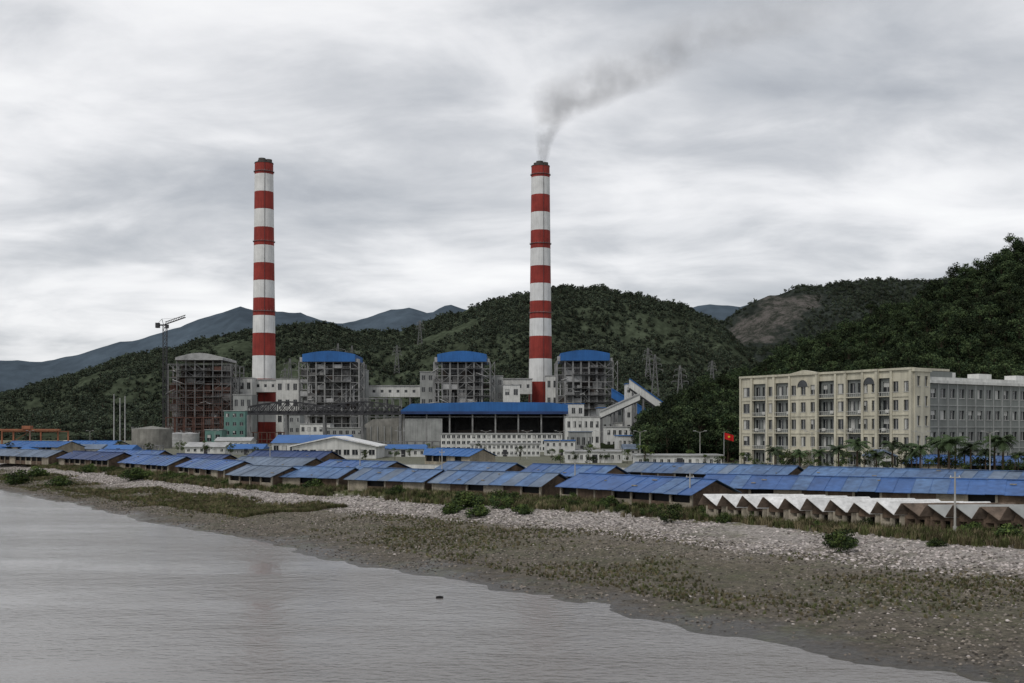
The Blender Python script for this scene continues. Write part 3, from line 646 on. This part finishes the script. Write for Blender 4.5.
def tank(px,Y,r,h,m='conc'):
    A=Asm('storage_tank',WX(px,Y),Y,3);A.cyl('shell',m,0,0,0,h,r,r,32,False);A.cyl('roof',m,0,0,h,h+r*.15,r,.5,32);A.beam('ladder','dsteel',(-r-.2,-.5,0),(-r-.2,-.5,h),.2)
    for k in range(1,4): A.cyl('rings',m,0,0,h*k/4,h*k/4+.15,r+.08,r+.08,32,False)
    for i in range(24):
        a=i*math.pi/12;A.beam('railing','lsteel',(r*math.cos(a),r*math.sin(a),h),(r*math.cos(a),r*math.sin(a),h+1.1),.06)
    A.done()
tank(152,540,9.5,9.5);tank(190,600,5,7,'lsteel');tank(178,600,5,7,'lsteel')
def frame(name,pa,pb,pt,Y,m,d=10,nx=6,nl=3):
    xa=WX(pa,Y);L=WX(pb,Y)-xa;h=WZ(pt,Y)-3;A=Asm(name,xa,Y,3)
    for i in range(nx):
        for y in(0,d): A.box('columns',m,L*i/(nx-1)-.3,L*i/(nx-1)+.3,y-.3,y+.3,0,h)
    for k in range(1,nl+1):
        for y in(0,d): A.box('beams',m,0,L,y-.22,y+.22,h*k/nl-.5,h*k/nl-.05)
        for i in range(nx): A.box('cross_beams',m,L*i/(nx-1)-.2,L*i/(nx-1)+.2,0,d,h*k/nl-.46,h*k/nl-.1)
    for i in range(nx-1):
        if i%2==0: A.beam('braces',m,(L*i/(nx-1),0,0),(L*(i+1)/(nx-1),0,h/nl),.18)
    A.done()
frame('steel_frame',166,232,417,640,'rust',16,8,3);frame('steel_frame',250,284,432,620,'rust',8,5,2);frame('pipe_rack',0,160,445,480,'steel',4,26,1);frame('pipe_rack',568,700,449,400,'lsteel',4,16,1);frame('pipe_rack',372,440,441,500,'steel',5,9,2);frame('steel_frame',360,400,398,700,'steel',10,6,5)
frame('gantry_crane_frame',2,58,431,520,'orange',12,3,1)
A=Asm('gantry_crane',WX(2,518),518,3);A.box('girder','orange',-1,WX(58,518)-WX(2,518)+1,-1,1,8.7,9.5);A.box('trolley','orange',10,14,-1.6,1.6,9.51,11.0);A.beam('hoist','dsteel',(12,-1.2,8.6),(12,-1.2,3),.08);A.done()
def crane():
    Y=700;x=WX(165,Y);zt=WZ(326,Y)-3;A=Asm('tower_crane',x,Y,3);q=1.1
    n=30
    for k in range(n):
        z0=zt*k/n;z1=zt*(k+1)/n
        for a,b in((-q,-q),(q,-q),(q,q),(-q,q)): A.beam('mast','dsteel',(a,b,z0),(a,b,z1),.2)
        A.beam('mast','dsteel',(-q,-q,z0),(q,-q,z1),.15);A.beam('mast','dsteel',(q,-q,z0),(-q,-q,z1),.15);A.beam('mast','dsteel',(q,-q,z0),(q,q,z1),.15)
    tip=Vector((13,0,zt+5.5));base=Vector((0,0,zt+1))
    for t in range(8):
        a=base.lerp(tip,t/8);b=base.lerp(tip,(t+1)/8)
        for yy in(-.7,.7): A.beam('jib','dsteel',a+Vector((0,yy,0)),b+Vector((0,yy,0)),.28)
        A.beam('jib','dsteel',a+Vector((0,0,1.5)),b+Vector((0,0,1.5)),.28);A.beam('jib','dsteel',a+Vector((0,-.7,0)),b+Vector((0,0,1.5)),.18)
    A.box('counter_jib','dsteel',-5.5,0,-1,1,zt+.2,zt+1);A.box('counterweight','dsteel',-5.8,-3.5,-1.3,1.3,zt-1.2,zt+2);A.beam('a_frame','dsteel',(-1,0,zt+1),(-2.0,0,zt+4.5),.2);A.beam('a_frame','dsteel',(-2.,0,zt+4.5),tip,.08);A.beam('a_frame','dsteel',(-2.,0,zt+4.5),(-5,0,zt+1),.12);A.box('cab','dsteel',.6,2.6,-1.8,-.3,zt-1.5,zt+.8);A.done()
crane()
for px,pt in((114,394),(120,398),(125,396)):
    Y=620;A=Asm('vent_mast',WX(px,Y),Y,3);A.cyl('pole','lsteel',0,0,0,WZ(pt,Y)-3,.42,.25,8)
    A.box('footing','conc',-1,1,-1,1,0,1);A.done()
def pylon(px,Y,h,base=None):
    x=WX(px,Y);z=max(3,float(Hm.h(x,Y))) if base is None else base;A=Asm('transmission_tower',x,Y,z-.5)
    n=9;W=lambda z:h*.075*(1-z/h)**1.2+.6
    for k in range(n):
        z0=h*k/n;z1=h*(k+1)/n;a=W(z0);b=W(z1)
        for s,t in((-1,-1),(1,-1),(1,1),(-1,1)): A.beam('lattice','steel',(s*a,t*a,z0),(s*b,t*b,z1),.28)
        A.beam('lattice','steel',(-a,-a,z0),(b,-b,z1),.18);A.beam('lattice','steel',(a,-a,z0),(-b,-b,z1),.18)
        A.beam('lattice','steel',(-a,a,z0),(-b,-b,z1),.18)
    for zz,l in((h*.66,h*.17),(h*.78,h*.14),(h*.9,h*.11)):
        for s in(-1,1):
            A.beam('cross_arms','steel',(0,0,zz),(s*l,0,zz+.5),.24);A.beam('cross_arms','steel',(0,0,zz+2.6),(s*l,0,zz+.5),.2);A.beam('insulators','lsteel',(s*l,0,zz+.5),(s*l,0,zz-2),.12)
    A.done()
for px,Y,h in((338,1250,78),(352,1280,80),(290,1150,60),(397,1400,36),(680,1050,46),(655,1100,46),(648,1180,36),(420,1500,34),(285,1350,40),(712,1200,30)): pylon(px,Y,h)
# ---------------------------------------------------------------- office building
def office():
    a=np.array([WX(740,283),283.]);b=np.array([WX(912,240),240.]);L=float(np.linalg.norm(b-a));rz=math.atan2(b[1]-a[1],b[0]-a[0])
    A=Asm('office_building',a[0],a[1],3,rz);h=20.6
    segs=[(0,4.5,'cream',1,0),(4.5,9,'gwall2',2,.7),(9,12,'cream',1,0),(12,17,'gwall2',2,.7),(17,26,'cream',3,-.6),(26,30.5,'gwall2',2,.7),(30.5,34,'cream',1,0),(34,38.5,'gwall2',2,.7),(38.5,43,'cream',2,-.4),(43,46,'gwall2',1,.7),(46,L,'cream',2,0)]
    for x0,x1,m,by,yf in segs:
        facade(A,x0,x1,0,h,5,by,.5 if m=='cream' else .66,.56,.24,('walls_'+m,m),.4,yf)
        A.box('top_wall_cream','cream',x0,x1,min(yf,.2),1.5,h+.002,h+1.6)
        A.box('cornice','cream',x0,x1,min(yf,.2)-.4,1.6,h+1.602,h+2.1)
        if m=='cream':
            for q in (x0+.05,x1-.65): A.box('pilasters','cream',q,q+.6,yf-.3,yf-.004,0,h+1.6)
            for k in range(1,5): A.box('string_course','cream',x0+.7,x1-.7,yf-.15,yf-.006,h/5*k-.15,h/5*k+.15)
        else:
            for k in range(1,5):
                A.box('balcony_slabs','cream',x0+.02,x1-.02,-.3,yf-.003,h/5*k-.1,h/5*k+.12);A.box('balcony_rails','frame',x0+.02,x1-.02,-.3,-.22,h/5*k+.9,h/5*k+1.0)
                for q in np.arange(x0+.3,x1,.6): A.box('balcony_rails','frame',q,q+.06,-.29,-.23,h/5*k+.12,h/5*k+.9)
            A.box('ac_units','wwall',x0+.5,x0+1.4,yf-.5,yf-.01,h/5*2.12,h/5*2.12+.7);A.box('ac_units','wwall',x1-1.5,x1-.6,yf-.5,yf-.01,h/5*3.12,h/5*3.12+.7)
    for xc,r,yf in((21.5,1.6,-.6),(40.7,1.5,-.4)):
        n=12;pr=[(xc+r*math.cos(math.pi*i/n),h-1.2+r*math.sin(math.pi*i/n)) for i in range(n+1)]
        A.prism('arched_glazing','glass',pr,yf-.12,yf-.02)
        pr=[(xc+(r+.3)*math.cos(math.pi*i/n),h-1.2+(r+.3)*math.sin(math.pi*i/n)) for i in range(n+1)]
        pi_=[(xc+(r+.01)*math.cos(math.pi*i/n),h-1.2+(r+.01)*math.sin(math.pi*i/n)) for i in range(n+1)][::-1]
        A.prism('arch_trim','cream',pr+pi_,yf-.25,yf-.01)
    A.prism('pediment','cream',[(17.5,h+2.1),(21.5,h+2.8),(25.5,h+2.1)],-.8,1)
    A.box('core','gwall2',0.02,L-.42,1.6,15,0,h+1.5);A.box('core_upper','cream',0,L-.42,1.55,1.6,h+1.5,h+1.7)
    A.box('roof_parapet','cream',L-14,L-.4,1.7,14,h+1.6,h+2.1)
    A.box('entrance_canopy','cream',18,25,-4,-.62,3.6,4.2)
    for q in(18.5,24): A.box('porch_columns','cream',q,q+.6,-3.8,-3.2,0,3.598)
    for q in range(4): A.box('steps','conc',18,25,-4-.35*(4-q),-.61,.15*q,.15*(q+1)-.003)
    A.M=Matrix.Translation((L,0,0))@Matrix.Rotation(math.radians(90),4,'Z')
    L2=75
    facade(A,.45,5.8,0,h+1.2,5,2,.4,.5,.28,('end_block','cream'),.4,-.4)
    A.box('end_block_cap','cream',-.1,6.1,-.7,3,h+1.202,h+1.9)
    facade(A,5.8,L2,0,h-1.2,4,20,.56,.42,.34,('wing_walls','gwall2'),.4,0)
    A.box('wing_cornice','wwall',5.7,L2+.3,-.5,12,h-1.198,h-.5);A.box('wing_parapet','wwall',5.7,L2,-.1,.3,h-.498,h+.2)
    A.box('wing_core','gwall2',5.8,L2,.5,12,0,h-1.21)
    for k in range(1,4): A.box('wing_bands','gwall',5.85,L2,-.12,-.004,(h-1.2)/4*k-.15,(h-1.2)/4*k+.1)
    for i in range(21):
        q=5.85+(L2-5.85)*i/20-.17;A.box('wing_piers','gwall',max(5.81,q),q+.35,-.1,-.005,0,h-1.2)
    for q,w_ in((17,3),(29,5),(44,4)): A.box('rooftop_tanks','wwall',q,q+w_,3,6,h-.5,h+1.6)
    A.M=None
    A.done();return a,b,rz
a_,b_,orz=office()
def palm_mesh(seed):
    R=random.Random(seed);v=[];f=[];mi=[];h=5.2
    seg=8;lv=7
    for k in range(lv):
        z=h*k/(lv-1);r=.2-.07*k/(lv-1)
        for i in range(seg):
            a=6.283*i/seg;v.append((r*math.cos(a)+.15*math.sin(k*.5),r*math.sin(a),z))
    for k in range(lv-1):
        for i in range(seg): f.append((k*seg+i,k*seg+(i+1)%seg,(k+1)*seg+(i+1)%seg,(k+1)*seg+i));mi.append(0)
    for q in range(20):
        a=q*2.399+R.uniform(-.2,.2);el=R.uniform(-.1,1.1);L=R.uniform(2.0,2.7);p=Vector((.15,0,h));d=Vector((math.cos(a)*math.cos(el),math.sin(a)*math.cos(el),math.sin(el)));side=Vector((-math.sin(a),math.cos(a),0))
        n=8
        for j in range(n):
            p2=p+d*L/n;d=(d+Vector((0,0,-.22))).normalized()
            w=.55*math.sin(math.pi*(j+1.2)/(n+1.4))
            for s in(-1,1):
                o=len(v);tip=(p+p2)/2+side*s*w+d*.25+Vector((0,0,-w*.55));v+= [tuple(p),tuple(p2),tuple(tip+d*.06),tuple(tip-d*.06)];f.append((o,o+1,o+2,o+3));mi.append(1)
            p=p2
    return pmesh('palm_mesh',v,f,mi,[M['bark'],M['palm']])
pm=[palm_mesh(i) for i in range(3)]
def put(name,me,x,y,s,z=None,rz=None):
    o=bpy.data.objects.new(name,me);o.location=(x,y,3 if z is None else z);o.scale=(s,s,s);o.rotation_euler=(0,0,random.random()*6 if rz is None else rz);S.collection.objects.link(o)
for px in (775,800,818,838,858,876,893,906,921,938,955,971,986,1003,1018,1035,912,948,965,995):
    Y=random.uniform(205,232);put('palm_tree',random.choice(pm),WX(px,Y),Y,random.uniform(.75,1.3))
stm=[tree_mesh('street_tree_mesh%d'%i,4.6,1.7,14,40,.15,[M['bark'],M['bleafd'],M['bleafl']],120+i,crown0=.25,trunk=.09) for i in range(3)]
for px in list(range(748,1040,10))+[733,720]:
    Y=random.uniform(222,240) if px<900 else random.uniform(205,225);put('street_tree',random.choice(stm),WX(px+random.uniform(-4,4),Y),Y,random.uniform(.6,1.25))
for px,Y in((575,300),(590,310),(605,300),(627,295),(552,320),(520,330),(480,330),(455,320),(395,330),(410,350),(430,340),(365,300),(340,360),(255,370),(230,380),(205,390),(180,400),(150,400),(120,420),(80,430),(40,430),(10,430),(560,260),(590,255),(645,260),(690,270),(705,262)):
    put('street_tree',random.choice(stm),WX(px,Y),Y,random.uniform(.7,1.3))
def lamp(px,Y,h=8.5,z=3,arm=True):
    A=Asm('street_lamp' if arm else 'utility_pole',WX(px,Y),Y,z)
    A.cyl('pole','pole',0,0,0,h,.13,.07,8);A.cyl('base','pole',0,0,0,.5,.2,.2,8)
    if arm:
        for s in(-1,1): A.beam('arm','pole',(0,0,h-.1),(s*1.2,0,h+.25),.045);A.box('lamp_head','lsteel',min(s*1.0,s*1.7),max(s*1.0,s*1.7),-.12,.12,h+.22,h+.36)
    else:
        A.box('cross_arm','pole',-.5,.5,-.05,.05,h-.6,h-.5)
        for q in(-.4,0,.4): A.cyl('insulators','wwall',q,0,h-.5,h-.35,.05,.04,6)
    A.done()
for px,Y in((765,250),(812,235),(848,245),(922,215),(990,210),(560,330),(600,300),(640,290),(700,275),(486,350),(527,340),(400,380),(310,420),(215,470),(90,500),(30,480)): lamp(px,Y)
for px,Y,h in((690,132,4.4),(955,103,5.6),(575,170,5),(442,200,6),(360,210,6),(270,240,6.5),(180,280,7)): lamp(px,Y,h,2.5,False)
A=Asm('flagpole',WX(724,262),262,3);A.cyl('pole','lsteel',0,0,0,8.6,.1,.05,8);A.cyl('plinth','conc',0,0,0,.5,.8,.8,16)
vs=[];nn=8
for i in range(nn+1):
    for z in (6.9,8.4): vs.append((.1+2.2*i/nn,.15*math.sin(i*1.1),z-.08*i))
A.add('flag','flag',vs,[(2*i,2*i+2,2*i+3,2*i+1) for i in range(nn)]);A.add('flag_star','flagy',[(.9,-.25,7.2),(1.4,-.25,7.2),(1.4,-.25,7.6),(.9,-.25,7.6)],[(0,1,2,3)]);A.done()
def strip(name,pts,w0,w1,z0,z1,m):
    A=Asm(name,0,0,0)
    for (x0,y0),(x1,y1) in zip(pts[:-1],pts[1:]):
        d=Vector((x1-x0,y1-y0));d.normalize();n=Vector((-d.y,d.x))
        c=[(x0+n.x*w0,y0+n.y*w0),(x1+n.x*w0,y1+n.y*w0),(x1+n.x*w1,y1+n.y*w1),(x0+n.x*w1,y0+n.y*w1)]
        A.add('s',m,[(q[0],q[1],z0) for q in c]+[(q[0],q[1],z1) for q in c],[(0,3,2,1),(4,5,6,7),(0,1,5,4),(1,2,6,5),(2,3,7,6),(3,0,4,7)])
    return A.done()
rp=[(140,188),(60,212),(-10,240)]
strip('road',rp,-3.5,3.5,2.9,3.02,'asphalt');strip('kerb',rp,3.5,3.75,2.9,3.15,'kerb');strip('kerb',rp,-3.75,-3.5,2.9,3.15,'kerb');strip('road_marking',rp,-.07,.07,3.0,3.026,'wwall')
strip('perimeter_wall',[(150,176),(70,196),(-10,228),(-60,262),(-130,330)],0,.25,2.9,4.6,'wwall');strip('wall_coping',[(150,176),(70,196),(-10,228),(-60,262),(-130,330)],-.05,.3,4.603,4.72,'gwall')
# ---------------------------------------------------------------- sheds
def shed(x0,y0,x1,y1,w,he,hr,roof,wall='brick',name='blue_roof_shed',z=None,open_front=True):
    L=math.hypot(x1-x0,y1-y0);rz=math.atan2(y0-y1,x0-x1)
    if z is None: z=2.55
    A=Asm(name,x1,y1,z-.05,rz)
    t=.2;nb=max(2,int(L/3.2))
    for i in range(nb+1):
        q=(L-t-.1)*i/nb;A.box('posts','adobe',q,q+t+.1,-.05,t,0,he)
    for i in range(nb):
        q=(L-t-.1)*i/nb+t+.1;q1=(L-t-.1)*(i+1)/nb
        hh=he*(.45 if open_front and random.random()<.6 else 1.0)
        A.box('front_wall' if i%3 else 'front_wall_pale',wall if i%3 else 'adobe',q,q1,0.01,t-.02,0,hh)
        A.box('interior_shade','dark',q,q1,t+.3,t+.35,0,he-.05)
    A.box('back_wall',wall,0,L,w-t,w,0,he)
    for xx in(0,L-t):
        A.prismx('gable_wall',wall,[(t+.01,0),(w-t-.01,0),(w-t-.01,he),(w/2,hr-.1),(t+.01,he)],xx,xx+t)
    ov=.55
    sl=(hr-he)/(w/2)
    alt={'blue':'bluef','bluef':'blueg'}.get(roof,roof)
    for sgn in(0,1):
        ys=[-ov,w/2] if sgn==0 else [w/2,w+ov]
        zs=[he-sl*ov+.1,hr+.1] if sgn==0 else [hr+.1,he-sl*ov+.1]
        nsh=max(2,int(L/2.0));
        for i in range(nsh):
            a=-.4+(L+.8)*i/nsh;b=-.4+(L+.8)*(i+1)/nsh;j=random.uniform(-.02,.05);rr=(('roof_sheets',roof) if random.random()<.8 else ('roof_sheets_faded',alt))
            e0=random.uniform(-.12,.08) if sgn==0 else 0
            A.add(*rr,[(a,ys[0]+e0,zs[0]+j),(b,ys[0]+e0,zs[0]+j),(b,ys[1],zs[1]+j),(a,ys[1],zs[1]+j),(a,ys[0]+e0,zs[0]+j+.06),(b,ys[0]+e0,zs[0]+j+.06),(b,ys[1],zs[1]+j+.06),(a,ys[1],zs[1]+j+.06)],[(0,3,2,1),(4,5,6,7),(0,1,5,4),(1,2,6,5),(2,3,7,6),(3,0,4,7)])
            A.beam('roof_seams',roof,(a,ys[0],zs[0]+.1),(a,ys[1],zs[1]+.1),.035)
        for q in range(int(L/4)):
            if sgn==0 and random.random()<.5:
                xx=random.uniform(0,L-1);k=random.uniform(.15,.85);yy=ys[0]+(ys[1]-ys[0])*k;z_=zs[0]+(zs[1]-zs[0])*k+.13
                A.box('roof_weights','adobe',xx,xx+random.uniform(.2,.9),yy,yy+.2,z_,z_+.12)
    A.box('ridge_cap',roof,-.42,L+.42,w/2-.2,w/2+.2,hr+.19,hr+.26)
    A.done()
def shedp(p0,p1,w,he,hr,roof,**k):
    y0=DY(p0[1],2.55);y1=DY(p1[1],2.55);shed(WX(p0[0],y0),y0,WX(p1[0],y1),y1,w,he,hr,roof,**k)
shedp((692,510),(560,500),8,1.9,3.4,'blue')
shedp((541,499),(432,494),8,1.8,3.3,'bluef')
shedp((424,493.5),(348,490),8,1.8,3.3,'bluef')
shedp((338,489),(280,487),8,1.8,3.2,'bluef')
shedp((272,487.5),(229,484.5),7.5,1.8,3.2,'blueg')
shedp((224,480),(178,475),8,1.9,3.4,'blue')
shedp((168,474),(120,470),8,1.9,3.6,'blue')
shedp((108,469),(59,466),8,2.2,3.8,'navy')
shedp((48,465),(-20,462),8,2.2,3.8,'blueg')
shedp((1060,512),(700,501),9,1.9,3.3,'blue')
shedp((600,489),(520,485.5),8,2.0,3.5,'blue')
shedp((500,484.5),(434,481.5),8,2,3.5,'bluef')
shedp((1060,499),(800,489),8,2.0,3.4,'bluef')
shedp((785,488),(625,482),8,2.0,3.4,'bluef')
shedp((300,477),(228,474),8,2.0,3.6,'blueg')
shedp((380,481),(315,478),8,2.0,3.4,'blue')
shedp((215,471),(164,469),8,2.0,3.6,'navy')
shedp((318,470),(244,468),9,2.4,4.2,'navy')
shedp((150,467),(88,464),8,2.0,4,'blue')
shedp((1030,478),(905,474),9,2.4,4.0,'blue',wall='adobe')
shedp((900,470),(870,468),8,2.6,4.6,'blueg',wall='adobe');shedp((470,468),(425,466),8,3,4.6,'blued',wall='adobe');shedp((58,455),(0,454),12,3,5,'blued',wall='adobe');shedp((110,453.5),(63,453),12,3,5,'blued',wall='adobe')
def pens():
    a=np.array([WX(706,121),121.]);b=np.array([WX(905,107),107.])
    L=float(np.linalg.norm(b-a));rz=math.atan2(b[1]-a[1],b[0]-a[0]);n=9;w0=L/n;w=w0*.93
    for i in range(15):
        x=a[0]+(b[0]-a[0])/L*w0*i;y=a[1]+(b[1]-a[1])/L*w0*i
        white=i<9;A=Asm('gabled_pen' ,x,y,2.5,rz+random.uniform(-.02,.02));he=1.2;hr=2.25+random.uniform(-.08,.08);d=7.0;rm='cement' if white or i in(11,13) else 'oldroof';wm='adobe' if white else 'brick'
        sh=Matrix.Identity(4);sh[0][1]=1.1;A.M=sh
        A.box('side_wall',wm,0,.18,0,d,0,he)
        A.box('side_wall',wm,w-.38,w-.2,0,d,0,he)
        m=w*.24
        A.prism('front_gable','brick',[(.19,he*.72),(w-.39,he*.72),(w-.39,he),(m,hr-.08),(.19,he)],0.01,.17)
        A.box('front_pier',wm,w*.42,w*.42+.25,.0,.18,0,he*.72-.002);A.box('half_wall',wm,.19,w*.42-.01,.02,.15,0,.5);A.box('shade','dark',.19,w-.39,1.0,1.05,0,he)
        zo=.06+random.uniform(0,.08)
        A.prism('roof_slope_a','oldroof',[(-.12,he-.05+zo),(m,hr+zo),(m,hr+.07+zo),(-.12,he+.02+zo)],-.5-random.uniform(0,.15),d)
        ns=4
        for q in range(ns):
            j=random.uniform(0,.05);y0=-.55+(d+.55)*q/ns;A.prism('roof_slope_b' if random.random()<.85 else 'roof_slope_b_stained',rm if random.random()<.9 else 'gwall',[(m+.01,hr+zo-.01+j),(w-.12,he-.12+zo+j),(w-.12,he-.05+zo+j),(m+.01,hr+.06+zo+j)],y0,y0+(d+.55)/ns-.02)
        A.done()
pens()
blockb('white_hut',637,722,456,262,9,'wwall',1,12,'lsteel',.4,.4)
blockb('white_hut',566,622,452,300,9,'wwall',1,9,'lsteel',.4,.4)
blockb('white_house',625,641,449,320,8,'wwall',2,3,'blueg',.4,.4,pitched=1.4)
blockb('white_house',425,470,454,330,9,'wwall',1,6,'blued',.4,.4,pitched=1.6)
blockb('gate_lodge',875,893,457,236,6,'wwall',1,3,'blueg',.5,.4,pitched=-1.2)
blockb('white_hut',380,425,449,370,9,'wwall',1,7,'blued',.4,.4,pitched=1.5)
blockb('white_hut',545,575,441,390,9,'wwall',2,5,'blued',.4,.4)
for i,(pa,pb,pt,Y,rf) in enumerate(((20,60,450,420,'blued'),(64,100,449,430,'blueg'),(104,130,450,400,'blued'),(185,225,447,420,'lsteel'),(228,262,449,400,'blued'),(215,250,441,520,'lsteel'),(-20,14,449,430,'blued'),(60,100,444,560,'lsteel'))):
    blockb('workshop',pa,pb,pt,Y,12,'wwall' if i%2 else 'gwall',1,6,rf,.4,.4,pitched=1.8)
for px,Y in((930,176),(940,176),(935,180)):
    A=Asm('blue_water_tank',WX(px,Y),Y,3);A.cyl('body','navy',0,0,.4,2.4,.9,.9,20);A.cyl('lid','navy',0,0,2.4,2.7,.9,.3,20);A.box('stand','conc',-1,1,-1,1,0,.4);A.done()
# ---------------------------------------------------------------- world, sun, camera
w=bpy.data.worlds.new('World');S.world=w;w.use_nodes=True;nt=w.node_tree;N=nt.nodes
bg=N['Background'];sky=N.new('ShaderNodeTexSky');sky.sky_type='NISHITA';sky.sun_disc=False;sky.sun_elevation=math.radians(50);sky.sun_rotation=math.radians(215)
tc=N.new('ShaderNodeTexCoord');se=N.new('ShaderNodeSeparateXYZ');lk(nt,tc.outputs['Generated'],se.inputs[0])
def mt(op,a,b=None,c=None,clamp=False):
    x=N.new('ShaderNodeMath');x.operation=op;x.use_clamp=clamp
    for i,q in enumerate((a,b,c)):
        if q is None: continue
        if isinstance(q,(int,float)):x.inputs[i].default_value=q
        else:lk(nt,q,x.inputs[i])
    return x.outputs[0]
zz=mt('ADD',mt('MAXIMUM',se.outputs['Z'],0.0),.17)
cx=N.new('ShaderNodeCombineXYZ');lk(nt,mt('DIVIDE',se.outputs['X'],zz),cx.inputs[0]);lk(nt,mt('DIVIDE',se.outputs['Y'],zz),cx.inputs[1])
def nz(sc,det,ro,off,dist=0):
    mp=N.new('ShaderNodeMapping');mp.inputs['Location'].default_value=off;mp.inputs['Rotation'].default_value=(0,0,.22);mp.inputs['Scale'].default_value=(1,1.25,1);lk(nt,cx.outputs[0],mp.inputs['Vector'])
    n=N.new('ShaderNodeTexNoise');n.inputs['Scale'].default_value=sc;n.inputs['Detail'].default_value=det;n.inputs['Roughness'].default_value=ro;n.inputs['Distortion'].default_value=dist;lk(nt,mp.outputs[0],n.inputs['Vector']);return n.outputs['Fac']
n1=nz(.8,7,.5,(5.1,3.7,0),.3);n2=nz(2.3,8,.55,(7.3,2.1,0),.35)
n=mt('ADD',mt('MULTIPLY',n1,.62),mt('MULTIPLY',n2,.38))
n=mt('SUBTRACT',mt('ADD',mt('MULTIPLY',mt('SUBTRACT',n,.5),1.3),.54),mt('MULTIPLY',se.outputs['Z'],.30))
r=N.new('ShaderNodeValToRGB');e=r.color_ramp.elements
st=[(.26,(.28,.295,.325)),(.36,(.375,.39,.415)),(.44,(.47,.48,.50)),(.51,(.58,.585,.60)),(.58,(.67,.67,.68)),(.68,(.74,.74,.74))]
while len(e)<len(st): e.new(.5)
for i,(p,c) in enumerate(st): e[i].position=p;e[i].color=(*c,1)
lk(nt,n,r.inputs[0])
sc=N.new('ShaderNodeVectorMath');sc.operation='SCALE';lk(nt,sky.outputs[0],sc.inputs[0]);sc.inputs['Scale'].default_value=.1
mx=N.new('ShaderNodeMix');mx.data_type='RGBA';mx.inputs[0].default_value=.94;lk(nt,sc.outputs[0],mx.inputs[6]);lk(nt,r.outputs[0],mx.inputs[7]);lk(nt,mx.outputs[2],bg.inputs['Color']);bg.inputs['Strength'].default_value=1.36
sun=bpy.data.lights.new('sun','SUN');sun.energy=1.5;sun.angle=math.radians(20);sun.color=(1,.96,.9);so=bpy.data.objects.new('sun',sun);S.collection.objects.link(so)
d=Vector((.45,.6,-.95));so.rotation_euler=d.to_track_quat('-Z','Y').to_euler()
cam=bpy.data.cameras.new('camera');cam.lens=36*F/1024;cam.sensor_width=36;cam.shift_y=(HY-341.5)/1024;cam.clip_end=30000;cam.clip_start=.5
co_=bpy.data.objects.new('camera',cam);co_.location=(0,0,CH);co_.rotation_euler=(math.radians(90),0,0);S.collection.objects.link(co_);S.camera=co_
S.view_settings.view_transform='Standard'
try: S.view_settings.look='None'
except: pass
S.view_settings.exposure=0
print('done')
